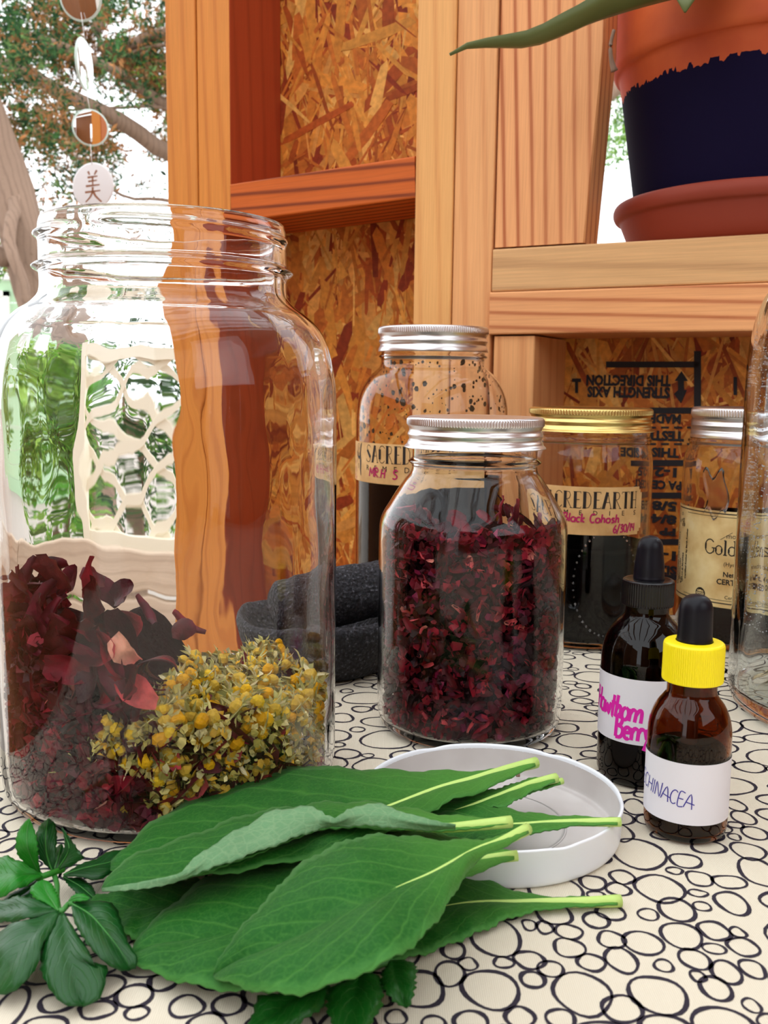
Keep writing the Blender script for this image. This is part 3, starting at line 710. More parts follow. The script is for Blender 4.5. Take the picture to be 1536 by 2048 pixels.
mb = MB(); vf, _ = hand('MR.H  S', .0066, .0011, .1); mb.add(wrap(vf, R2 + .0001, d2(-51), .1118, -.03))
mb.build('handwriting', M['maroon_pen'], lab, smooth=False); mb = MB()
for p in ([(0, 0), (.002, .003), (.003, .0005)], [(.001, -.004), (.003, -.002), (.004, -.006)], [(0, -.009), (.002, -.007), (.003, -.012), (.006, -.009)]): mb.add(wrap(ribbon(p, .0007), R2 + .0001, d2(-78), .1190))
mb.build('handwriting', M['maroon_pen'], lab, smooth=False)

# ---- gold-lidded jar
gold = empty('mason_jar', (.1447, .6904, T + .0005), 'gold-lidded jar of black tincture labelled in pink pen, right of centre', 'jar'); face(gold)
def g_thread(a, z): return .0016 * math.exp(-((z - .1425) / .0012) ** 2)
GO = [(.037, 0), (.0415, .0016), (.0436, .006), (.0443, .014), (.0443, .05), (.0443, .09), (.0443, .117), (.0441, .126), (.0434, .132), (.0422, .1365), (.0415, .140), (.0413, .1445), (.0412, .150), (.041, .158)]
gold_in = jar_body(gold, GO, .0014, .005, M['glass_full'], thread=g_thread, n=96, seed=4)
mason_lid(gold, .0425, .1490, .1645, M['brass'], flange=True, ridges=130)
liquid(gold, gold_in, .0055, .0700, M['tincture'])
Rl = .0443 + .00025
def notch(u, v, a, z):
    e = 0.0
    du = min(u, 1 - u) * 108; dv = min(v, 1 - v) * 33
    if du < 4 and dv < 4: e = 1
    return a, z
lv, lf = cyl_patch(Rl, d2(-54), d2(54), .0803, .1128, 54, 16)
lf = [f for k, f in enumerate(lf) if not ((min(k % 54, 53 - k % 54) + .5) / 2.0) ** 2 + ((min(k // 54, 15 - k // 54) + .5) / 2.0) ** 2 < 1.0]
lab = mesh('paper_label', lv, lf, M['kraft'], gold); R2 = Rl + .0002; mb = MB()
mb.add(wrap(display('SACREDEARTH', .0110, .074), R2, d2(-46.5), .0985))
for k, ch in enumerate('REMEDIES'): typed(mb, ch, .0046, R2, d2(-43) + k * .0098 / R2, .0938)
mb.build('printed_letters', M['print'], lab, smooth=False)
mb = MB(); vf, w_ = hand('Black Cohosh', .0058, .0011, .1, 1.02); mb.add(wrap(vf, R2 + .0001, d2(-21), .0892, -.01))
mb.build('handwriting', M['maroon_pen'], lab, smooth=False); mb = MB(); vf, w_ = hand('6/30/14', .0052, .0010, .1, .95); mb.add(wrap(vf, R2 + .0001, d2(23), .0820, .06)); mb.build('handwriting', M['maroon_pen'], lab, smooth=False)
# moulded ring of glass beads on the front of this jar
mb = MB(); rr_ = random.Random(3)
for k in range(46):
    a = 2 * math.pi * k / 46; az = .36 + .52 * math.cos(a); z = .047 + .036 * math.sin(a); s_ = rr_.uniform(.0005, .0011); R = .0443 + .0002
    mb.add(([Vector((R * math.sin(az), -R * math.cos(az), z)) + s_ * Vector(p) for p in ((1, 0, 0), (-1, 0, 0), (0, 1, 0), (0, -1, 0), (0, 0, 1), (0, 0, -1))], [(0, 2, 4), (2, 1, 4), (1, 3, 4), (3, 0, 4), (2, 0, 5), (1, 2, 5), (3, 1, 5), (0, 3, 5)]))
o = mb.build('embossed_beads', M['glass'], gold); o['kind'] = 'stuff'

# ---- jar with the aged printed label, right
right = empty('mason_jar', (.2588, .6873, T + .0005), 'silver-lidded jar with aged cream printed label, back right beside the plain jar', 'jar'); face(right)
RO = [(.039, 0), (.0432, .0016), (.0454, .006), (.0461, .014), (.0461, .05), (.0461, .09), (.0461, .116), (.0459, .126), (.0450, .132), (.0436, .1365), (.0425, .1395), (.0420, .144), (.0420, .150), (.0418, .158)]
right_in = jar_body(right, RO, .0014, .005, M['glass_full'], thread=g_thread, wob=.0004, n=96, seed=5)
mason_lid(right, .0420, .1448, .1658, M['steel'], flange=False, ridges=140)
liquid(right, right_in, .0055, .090, M['tincture_brown'])
Rl = .0461 + .00025
lab = mesh('paper_label', *cyl_patch(Rl, d2(-88), d2(60), .0308, .0970), M['aged'], right); R2 = Rl + .0002; mb = MB()
def lb(az, z): return az, z
A0 = d2(-79)
for z in (.0335, .0948): mb.add(cyl_patch(R2, A0, d2(55), z, z + .0007, 30, 1))
mb.add(cyl_patch(R2, A0, A0 + .012, .0335, .0948, 1, 1)); 
mb.add(cyl_patch(R2, d2(-58), d2(50), .0928, .0931, 30, 1)); mb.add(cyl_patch(R2, d2(-58), d2(50), .0358, .0361, 30, 1))
rr_ = random.Random(9)
for z0, sg in ((.087, 1), (.041, -1)):       # corner scrollwork
    for k in range(9):
        cx, cz = rr_.uniform(0, .011), rr_.uniform(-.004, .004) ; rad = rr_.uniform(.0008, .0022)
        sp = [(cx + rad * (1 - q / 16) * math.cos(q * .55 + k), cz * sg + rad * (1 - q / 16) * math.sin(q * .55 + k)) for q in range(14)]
        mb.add(wrap(ribbon(sp, .00042), R2, A0 + .06, z0))
for k, (tx, sz) in enumerate((('PACKED ON: MAY 2014', .0030), ('Origin: USA', .0027), ('Lot # M10966', .0031), ('Certified Kosher by Earth Kosher', .0026))):
    typed(mb, tx, sz, R2, A0 + .10 + k * .0030 / .0461 * 1.5, .0455, bold=.0001, phi=math.pi / 2, align='LEFT')
def serif(txt, h, az, z, mb):
    G = {'G': (.82, [arc(.42, .5, .36, .5, 40, 335, 22)], [(.10, .3, .10, .7)], [[(.58, .42), (.86, .42)], [(.72, .42), (.72, .1)]]), 'o': (.58, [arc(.28, .31, .24, .31, 0, 360, 18)], [(.07, .2, .07, .42), (.49, .2, .49, .42)], []),
         'l': (.32, [], [(.15, 0, .15, 1.02)], [[(.02, 0), (.28, 0)], [(.04, 1), (.15, 1.02)]]), 'd': (.66, [arc(.28, .31, .24, .31, 30, 330, 14)], [(.07, .2, .07, .42), (.48, 0, .48, 1.02)], [[(.48, 0), (.62, 0)], [(.36, 1), (.48, 1.02)]]),
         'e': (.52, [arc(.27, .31, .22, .31, 20, 320, 14), [(.08, .36), (.46, .36)]], [(.08, .2, .08, .42)], []), 'n': (.64, [[(.15, .4), (.3, .6), (.42, .55)]], [(.14, 0, .14, .6), (.46, 0, .46, .5)], [[(.02, 0), (.26, 0)], [(.36, 0), (.58, 0)]]), 's': (.46, [HW['s'][1][0]], [], []), 'a': (.54, [arc(.24, .22, .18, .2, 40, 360), [(.1, .55), (.28, .62), (.42, .5)]], [(.42, 0, .42, .5)], [])}
    x = 0; tot = sum(G[c][0] for c in txt)
    for c in txt:
        adv, thin, fat, ser = G[c]
        for s in thin + ser: mb.add(wrap(ribbon([((x + q[0]) * h, q[1] * h) for q in s], h * .075), R2, az, z))
        for a, b, c_, d_ in fat: mb.add(wrap(ribbon([((x + a) * h, b * h), ((x + c_) * h, d_ * h)], h * .13), R2, az, z))
        x += adv
serif('Goldenseal', .0098, d2(-35), .0672, mb)
typed(mb, 'mountain rose', .0050, R2, d2(2), .0788); mb.add(wrap(ribbon([(-.004, -.002), (.004, .0035)], .0003), R2, d2(-16), .0795))
typed(mb, '(Hydrastis canadensis)', .0040, R2, d2(5), .0598)
typed(mb, 'Net Wt. 4 oz', .0048, R2, d2(-1), .0524, bold=.00012); typed(mb, 'CERTIFIED ORGANIC', .0052, R2, d2(8), .0470, bold=.00014)
typed(mb, 'Certified Organic', .0034, R2, d2(0), .0372)
az_ = d2(-37)
mb.add(wrap(ribbon(arc(0, 0, .0036, .0036, 0, 360, 28), .0009), R2, az_, .0385)); mb.add(wrap(ribbon([(-.0034, 0), (.0034, 0)], .0024), R2, az_, .0385))
mb.add(wrap(ribbon([(0, -.0012), (0, -.0032)], .0008), R2, az_, .0385)); mb.add(wrap(ribbon([(-.0018, .0022), (0, .0030), (.0018, .0022)], .0006), R2, az_, .0385))
mb.build('printed_letters', M['print'], lab, smooth=False)
mb = MB(); typed(mb, 'OTCO', .0022, R2 + .0002, az_, .0377, bold=.0001); mb.build('seal_letters', M['aged'], lab, smooth=False)
mb = MB()                                # ragged clear tape running up from the label
tv, tf = cyl_patch(Rl + .0003, d2(-38), d2(-18), .094, .1225, 8, 10, lambda u, v, a, z: (a + .05 * math.sin(v * 5), z + .004 * math.sin(u * 9)))
mb.add((tv, tf)); tape = mb.build('clear_tape', glass('clear_tape', (1, 1, 1), .12), right)
_sm = tape.modifiers.new('thick', 'SOLIDIFY'); _sm.thickness = .0003; _sm.offset = 1

# ---- plain big jar cut by the right edge, droplets inside
FX, FYY, k_ = .2790, .5266, 1.105
far = empty('glass_jar', (FX, FYY, T + .0005), 'large clear jar beaded with droplets, cut off by right edge', 'jar')
FO = [(r_ * k_, z_ * 1.07) for r_, z_ in BO]
FO = [(r_, z_ if z_ < .16 else .16 + (z_ - .16) * 1.25) for r_, z_ in FO]
far_in = jar_body(far, FO, .0045, .010, M['glass_far'], wob=.0006, n=112, seed=6)
rr_ = random.Random(21); mb = MB(); OCT = ((1, 0, 0), (-1, 0, 0), (0, 1, 0), (0, -1, 0), (0, 0, 1), (0, 0, -1)); OF = [(0, 2, 4), (2, 1, 4), (1, 3, 4), (3, 0, 4), (2, 0, 5), (1, 2, 5), (3, 1, 5), (0, 3, 5)]
for _ in range(2600):
    z = rr_.uniform(.05, .22); a = rr_.uniform(-2.2, .4); R = far_in(z) - .0004; s_ = rr_.uniform(.00018, .0006)
    c = Vector((R * math.sin(a), -R * math.cos(a), z)); mb.add(([c + s_ * Vector(p) for p in OCT], OF))
_dm = glass('droplet_water', (1, 1, 1), .25, 1.33); _dm.node_tree.nodes['Principled BSDF'].inputs['Transmission Weight'].default_value = .45
o = mb.build('water_droplets', _dm, far); o['kind'] = 'stuff'

# ================================================================ DROPPER BOTTLES
def dropper(X, Y, outer, zc0, zc1, rc, cap_mat, ridges, bulb, label_z, glassm, liqm, liq_z, label, spin=0.0):
    e = empty('dropper_bottle', (X, Y, T + .0005), label, 'bottle'); face(e)
    rin = jar_body(e, outer, .0016, .003, glassm, n=72, sub=5)
    liquid(e, rin, .0033, liq_z, liqm, .0003)
    h = zc1 - zc0
    pr = smoothp([(rc * .62, h + .0002), (rc * .9, h), (rc * .975, h * .965), (rc, h * .90), (rc * 1.0, h * .5), (rc * 1.005, h * .10), (rc * 1.005, 0), (rc * .9, 0.0004)], 4)
    mod = lambda k, a, r_, z_: (r_ + (.00016 * math.cos(a * ridges) if h * .04 < z_ < h * .92 and r_ > rc * .98 else 0), z_)
    mesh('cap', *lathe(pr, ridges * 4, False, False, mod), cap_mat, e, (0, 0, zc0))
    rb, rt, zt = bulb; hb = zt - zc1
    bp = smoothp([(rb * .98, -.0008), (rb * 1.03, .0006), (rb, .002), (rb * .98, hb * .3), (rt * 1.02, hb * .62), (rt * .98, hb * .76), (rt * .84, hb * .88), (rt * .55, hb * .965), (rt * .2, hb), (.0002, hb * 1.003)], 5)
    mesh('rubber_bulb', *lathe(bp, 48, False, True), M['rubber'], e, (0, 0, zc1))
    mesh('pipette', *lathe([(.0032, liq_z + .001), (.0032, zc0 + .004)], 20, True, True), M['liner'], e)
    rl = max(r_ for r_, z_ in outer) + .0002
    lb_ = mesh('paper_label', *cyl_patch(rl, d2(-150 + spin), d2(150 + spin), label_z[0], label_z[1], 60, 2), M['white_label'], e)
    return e, lb_, rl + .00015
ab, alab, aR = dropper(.1248, .3801, [(.0128, 0), (.0150, .0008), (.0161, .0026), (.0165, .006), (.0165, .015), (.0165, .025), (.0165, .0385), (.0163, .0435), (.0153, .0485), (.0135, .0528), (.0112, .0560), (.0100, .0580), (.0098, .0605), (.0098, .065), (.0096, .073)],
    .0632, .0790, .0118, M['yellow'], 84, (.0068, .0064, .0980), (.0089, .0337), M['amber'], M['tincture_brown'], .036, 'small amber dropper bottle with yellow cap in front of the dark bottle')
mb = MB(); vf, w_ = hand('ECHINACEA', .0058, .0004, .05, .95, .86); mb.add(wrap(vf, aR, d2(10) - w_ / aR, .0196, -.14)); mb.build('handwriting', M['blue_pen'], alab, smooth=False)
db, dlab, dR = dropper(.1208, .4360, [(.0160, 0), (.0182, .0008), (.0194, .003), (.0198, .007), (.0198, .02), (.0198, .035), (.0198, .0530), (.0195, .0585), (.0184, .0640), (.0163, .0690), (.0135, .0727), (.0112, .0750), (.0099, .0770), (.0096, .0795), (.0096, .084), (.0095, .09)],
    .0812, .0930, .0114, M['black_plastic'], 60, (.0068, .0058, .1128), (.0211, .0509), glass('dark_amber_glass', (.03, .008, .003), ior=1.36), M['tincture'], .060, 'taller black dropper bottle with pink lettering behind the yellow-capped bottle')
mb = MB(); vf, w_ = hand('Hawthorn', .0105, .0016, .12, .92, .60); mb.add(wrap(vf, dR, d2(0) - w_ / dR, .0330, -.06)); mb.build('handwriting', M['marker'], dlab, smooth=False); mb = MB(); vf, w_ = hand('Berry', .0104, .0017, .08, .92, .66); mb.add(wrap(vf, dR, d2(-36), .0232, -.01)); mb.build('handwriting', M['marker'], dlab, smooth=False)

# ================================================================ WHITE JAR LID
LX, LY = .0453, .3810; lr, lh = .0528, .0155
lid = empty('jar_lid', (LX, LY, T), 'white metal jar lid lying upside down under the leaf stems', 'lid')
pr = smoothp([(.0006, 0), (lr * .86, 0), (lr * .955, .0004), (lr * .985, .002), (lr * .99, .006), (lr * .995, .011), (lr, lh - .0012), (lr * 1.0, lh - .0003), (lr * .988, lh + .0001), (lr * .975, lh - .0006), (lr * .972, lh - .002)], 3)
def lugs(k, a, r_, z_):
    if z_ > lh - .003: z_ -= .0007 * max(0, math.cos(a * 6 + .6)) ** 6
    return r_, z_
mesh('rim', *lathe(pr, 120, True, False, lugs), M['enamel'], lid)
pr = smoothp([(lr * .972, lh - .0018), (lr * .968, .008), (lr * .955, .0030), (lr * .93, .0022), (lr * .88, .0026), (lr * .84, .0017), (lr * .6, .0017), (lr * .57, .0020), (lr * .54, .0017), (.0005, .0017)], 3)
mesh('liner', *lathe(pr, 96, False, True), M['liner'], lid)
mesh('dirt_speck', *boxvf(-.0009, .0009, -.0006, .0006, 0, .0016, .0003), M['bark'], lid, Vector(atz(1036, 1553, .004)) - lid.location)

# ================================================================ STONE MORTAR AND PESTLE
mo = empty('mortar_and_pestle', (-.0400, .6080, T), 'black lava stone mortar between the big jar and the red jar', 'mortar')
def rough(amp, fr, sd):
    def m(k, a, r_, z_):
        n_ = noise.noise(Vector((r_ * math.cos(a) * fr, r_ * math.sin(a) * fr, z_ * fr + sd))) + .6 * noise.noise(Vector((r_ * math.cos(a) * fr * 3, r_ * math.sin(a) * fr * 3, z_ * fr * 3 + sd)))
        return r_ + amp * n_, z_ + amp * .6 * n_ * (1 if z_ > .004 else 0)
    return m
bw = smoothp([(.034, 0), (.041, .002), (.046, .010), (.0505, .020), (.053, .030), (.0525, .0345), (.049, .0365), (.045, .034), (.038, .026), (.028, .018), (.014, .014), (.001, .013)], 5)
mesh('bowl', *lathe(bw, 90, True, True, rough(.0010, 60, 0)), M['stone'], mo)
# pestle lies across the bowl, thick end to the left
ax0, ax1 = Vector((-.026, -.020, .042)), Vector((.070, .030, .052)); L_ = (ax1 - ax0).length
pp = smoothp([(.0005, 0), (.010, .001), (.0165, .006), (.0190, .016), (.0190, .035), (.0180, .06), (.0165, .085), (.0150, L_ - .006), (.010, L_ - .001), (.0005, L_)], 6)
vs, fs = lathe(pp, 48, False, False, rough(.0011, 70, 5)); q = (ax1 - ax0).to_track_quat('Z', 'Y').to_matrix()
pes = mesh('pestle', [ax0 + q @ Vector(v) for v in vs], fs, M['stone'], mo)
# ================================================================ LEAVES
def leaf_grid(up, mid_, lo, n=64, m=7, bulge=.0022, serr=.0005, seed=0, wav=.0006):
    # three edge lines of (px, py, height) from stem to tip -> world surface
    def conv(l): return resample(smoothp([tuple(atz(*p)) for p in l], 6), n)
    U, Mm, Lw = conv(up), conv(mid_), conv(lo); r = random.Random(seed); vs, uv = [], []
    for k in range(n):
        a, b, c = Vector(U[k]), Vector(Mm[k]), Vector(Lw[k]); e = math.sin(math.pi * min(1, k / (n - 1) * 1.0)) ** .5
        s1 = (serr * (1 if k % 2 else -1) + r.uniform(-serr, serr) * .5) * e; d1 = (a - b).normalized() if (a - b).length > 1e-6 else Vector(); d3 = (c - b).normalized() if (c - b).length > 1e-6 else Vector()
        a = a + d1 * s1; c = c + d3 * s1
        for j in range(-m, m + 1):
            f = abs(j) / m; p = b.lerp(a if j < 0 else c, f)
            wdt = ((a - b) if j < 0 else (c - b)).length
            h = bulge * min(1, wdt / .012) * 4 * f * (1 - f)
            h += wav * min(1, wdt / .010) * math.sin(k * .9 + (2 if j < 0 else 0)) * f
            vs.append(p + Vector((0, 0, h))); uv.append((.5 + .5 * j / m, k / (n - 1)))
    fs = []; w_ = 2 * m + 1
    for k in range(n - 1):
        for j in range(2 * m): q = k * w_ + j; fs.append((q, q + 1, q + w_ + 1, q + w_))
    return vs, fs, uv, Mm
def add_uv(o, uv):
    l = o.data.uv_layers.new(name='UVMap')
    for lp in o.data.loops: l.data[lp.index].uv = uv[lp.vertex_index]
def thick(o, t=.0006, off=-1):
    m = o.modifiers.new('thickness', 'SOLIDIFY'); m.thickness = t; m.offset = off
def leaf(name, label, cat, up, mid_, lo, mat, stem_r=.0019, stem_to=.55, group=None, **kw):
    vs, fs, uv, Mm = leaf_grid(up, mid_, lo, **kw)
    base = Vector(Mm[len(Mm) // 2]); base.z = T
    e = empty(name, base, label, cat, group)
    b = mesh('blade', [v - base for v in vs], fs, mat, e); add_uv(b, uv); thick(b)
    n = len(Mm); kk = max(4, int(n * stem_to))
    pts = [Vector(p) - base + Vector((0, 0, .0002)) for p in Mm]
    pts[0] = pts[0] + (pts[0] - pts[2]).normalized() * .0012
    rad = [stem_r * (1 - .85 * min(1, k / kk)) if k < kk else max(.0003, stem_r * .18 * (1 - (k - kk) / (n - kk))) for k in range(n)]
    s = int(n * .5)
    mesh('petiole', *tube(pts[:s + 1], rad[:s + 1], 10), M['petiole'], e)
    mesh('midrib', *tube(pts[s:-2], rad[s:-2], 8), M['midrib'], e)
    return e, base
def Z(l, z0, z1=None, zm=None):          # heights in millimetres along a line: stem, (middle), tip
    n = len(l) - 1; out = []
    for k, p in enumerate(l):
        if len(p) == 3: out.append((p[0], p[1], p[2] * .001)); continue
        t = k / max(1, n)
        if zm is None: z = z0 + ((z1 if z1 is not None else z0) - z0) * t
        else: z = z0 + (zm - z0) * t * 2 if t < .5 else zm + (z1 - zm) * (t - .5) * 2
        out.append((p[0], p[1], z * .001))
    return out
def sage(label, up, md, lo, zs, **kw):
    return leaf('sage_leaf', label, 'leaf', Z(up, *zs), Z(md, *zs), Z(lo, *zs), kw.pop('mat', M['sage']), **kw)
# F: lowest leaf, stem reaching right across the cloth
sage('lowest fuzzy leaf, its pale stem on the cloth in front of the white lid',
     [(1233, 1793), (1130, 1797), (1071, 1793), (1032, 1786), (993, 1770), (954, 1751), (900, 1740), (820, 1760), (700, 1840), (600, 1945)],
     [(1235, 1803), (1160, 1806), (1100, 1806), (1030, 1807), (950, 1807), (880, 1817), (800, 1838), (740, 1862), (660, 1905), (600, 1948)],
     [(1235, 1811), (1130, 1817), (1091, 1821), (1051, 1829), (1012, 1841), (973, 1860), (915, 1884), (876, 1899), (829, 1915), (798, 1923), (700, 1950), (600, 1950)],
     (2.4, 2.2), stem_r=.0022, seed=1, bulge=.0012)
# E: leaf whose stem touches the far right side of the lid
sage('fuzzy leaf with hairy stem pointing furthest right inside the white lid',
     [(1232, 1638), (1130, 1634), (1071, 1630), (1012, 1618), (973, 1602), (930, 1593), (895, 1598), (848, 1626), (760, 1660), (640, 1720)],
     [(1235, 1645), (1160, 1646), (1110, 1647), (1032, 1651), (950, 1655), (880, 1662), (800, 1680), (730, 1703), (690, 1715), (640, 1730)],
     [(1235, 1651), (1149, 1653), (1090, 1665), (1051, 1669), (990, 1680), (930, 1690), (870, 1700), (790, 1710), (720, 1725), (640, 1740)],
     (17.2, 6, 15), stem_r=.0018, seed=2, bulge=.0012)
# H and G: two leaves mostly hidden, only stems and shoulders showing
sage('mostly hidden leaf, only its short stem tip showing behind the second stem',
     [(1119, 1558), (1060, 1574), (1000, 1592), (940, 1604), (860, 1640), (760, 1690)], [(1120, 1564), (1060, 1580), (1000, 1598), (940, 1614), (860, 1650), (760, 1700)], [(1121, 1570), (1060, 1588), (1000, 1606), (940, 1626), (860, 1664), (760, 1710)],
     (16.6, 8, 14), stem_r=.0014, seed=3, bulge=.001)
sage('fuzzy leaf with second stem from the back, half hidden under the back leaf',
     [(1104, 1551), (1050, 1562), (1000, 1578), (960, 1584), (927, 1584), (880, 1590), (800, 1620), (700, 1670)],
     [(1108, 1558), (1060, 1570), (1010, 1588), (970, 1602), (930, 1616), (880, 1632), (800, 1660), (700, 1700)],
     [(1110, 1566), (1070, 1582), (1030, 1604), (1005, 1615), (975, 1618), (920, 1640), (820, 1690), (700, 1720)],
     (19.2, 9, 17), stem_r=.0021, seed=4, bulge=.001)
sage('dark shaded leaf lying flat on the cloth underneath the folded leaf',
     [(560, 1800), (480, 1775), (400, 1762), (320, 1764), (240, 1780), (180, 1800), (150, 1822)], [(560, 1820), (480, 1815), (400, 1812), (320, 1815), (240, 1820), (190, 1822), (148, 1826)], [(560, 1850), (480, 1862), (400, 1880), (330, 1890), (270, 1878), (200, 1850), (150, 1830)],
     (3, 2, 3), stem_r=.0016, seed=14, bulge=.001)
# A: back leaf
sage('large back leaf in the pile, broad arched edge against the big jar',
     [(1066, 1520), (990, 1540), (930, 1546), (870, 1545), (780, 1542), (700, 1539), (610, 1533), (540, 1541), (461, 1565), (400, 1585), (355, 1615), (300, 1650), (262, 1687), (225, 1725)],
     [(1068, 1527), (1010, 1542), (950, 1560), (900, 1573), (860, 1585), (790, 1611), (720, 1636), (650, 1660), (560, 1690), (470, 1710), (400, 1722), (340, 1730), (280, 1735), (222, 1735)],
     [(1070, 1534), (1020, 1556), (985, 1575), (940, 1592), (895, 1606), (850, 1630), (790, 1660), (700, 1695), (600, 1720), (500, 1740), (420, 1752), (350, 1758), (290, 1756), (222, 1742)],
     (22.5, 12, 20), stem_r=.0024, seed=5, bulge=.002, stem_to=.6)
# C: front left leaf, tip to the left
sage('front left leaf with tip resting on the cloth, partly under the front leaf',
     [(1026, 1706), (960, 1692), (900, 1672), (842, 1656), (779, 1645), (715, 1646), (673, 1652), (631, 1666), (588, 1685), (546, 1704), (470, 1733), (419, 1753), (364, 1795), (318, 1835), (280, 1873), (262, 1913)],
     [(1028, 1713), (960, 1722), (900, 1733), (830, 1750), (760, 1772), (700, 1795), (640, 1815), (580, 1834), (500, 1857), (436, 1873), (390, 1880), (343, 1887), (300, 1898), (260, 1915)],
     [(1028, 1720), (970, 1740), (920, 1765), (850, 1810), (790, 1850), (720, 1900), (640, 1950), (560, 1978), (504, 1986), (419, 1977), (356, 1964), (292, 1941), (262, 1918)],
     (18.5, 3, 11), stem_r=.0019, seed=6, bulge=.0022)
# B: folded leaf
eB, bB = sage('folded leaf in the middle of the pile showing its pale underside',
     [(1013, 1640), (930, 1636), (860, 1628), (800, 1616), (720, 1606), (640, 1608), (542, 1621), (500, 1629), (440, 1650), (384, 1672), (330, 1690), (267, 1714), (225, 1745), (205, 1779)],
     [(1016, 1645), (950, 1652), (890, 1657), (830, 1655), (760, 1652), (700, 1650), (640, 1656), (588, 1674), (521, 1701), (450, 1727), (373, 1752), (310, 1768), (250, 1778), (205, 1782)],
     [(1016, 1650), (950, 1658), (890, 1664), (830, 1662), (760, 1660), (700, 1657), (640, 1662), (588, 1680), (521, 1707), (450, 1733), (373, 1757), (310, 1772), (250, 1782), (205, 1784)],
     (24.5, 15, 24), stem_r=.0022, seed=7, bulge=.0016)
fu = Z([(911, 1650), (864, 1640), (813, 1628), (770, 1611), (728, 1610), (700, 1618), (668, 1636), (640, 1622), (610, 1614), (575, 1617), (546, 1623), (504, 1645), (432, 1687), (381, 1725), (370, 1742), (330, 1756), (270, 1767), (205, 1776)], 33, 17.5, 33)
fm = Z([(911, 1654), (864, 1650), (813, 1642), (770, 1632), (728, 1630), (700, 1635), (668, 1646), (640, 1638), (610, 1640), (575, 1650), (546, 1660), (504, 1677), (432, 1710), (390, 1738), (371, 1750), (330, 1762), (270, 1773), (204, 1779)], 32, 17, 31.5)
fl_ = Z([(911, 1658), (864, 1660), (813, 1658), (770, 1654), (728, 1652), (700, 1652), (668, 1653), (640, 1658), (610, 1668), (575, 1681), (546, 1692), (504, 1708), (432, 1734), (390, 1749), (371, 1757), (330, 1770), (270, 1780), (205, 1783)], 29, 16.5, 28)
vs, fs, uv, _m = leaf_grid(fu, fm, fl_, bulge=.001, seed=8, serr=.0003)
fb = mesh('folded_flap', [v - bB for v in vs], fs, M['sage_pale'], eB); add_uv(fb, uv); thick(fb, .0006, 0); fb['label'] = 'pale grey-green underside folded upward'
# D: front leaf on top of everything
sage('topmost front leaf with straight pale midrib running down to its tip',
     [(1047, 1655), (985, 1680), (925, 1685), (859, 1685), (813, 1674), (737, 1673), (699, 1682), (639, 1708), (589, 1742), (546, 1789), (504, 1835), (470, 1877), (440, 1920), (430, 1951)],
     [(1051, 1661), (997, 1688), (950, 1705), (868, 1747), (798, 1776), (750, 1799), (700, 1822), (650, 1847), (597, 1873), (521, 1908), (475, 1931), (430, 1953)],
     [(1056, 1668), (1000, 1699), (950, 1724), (911, 1780), (875, 1840), (826, 1892), (770, 1926), (737, 1942), (673, 1968), (610, 1987), (546, 1988), (487, 1976), (440, 1961), (431, 1955)],
     (27.5, 9, 30), stem_r=.0021, seed=9, bulge=.0026, wav=.0005)

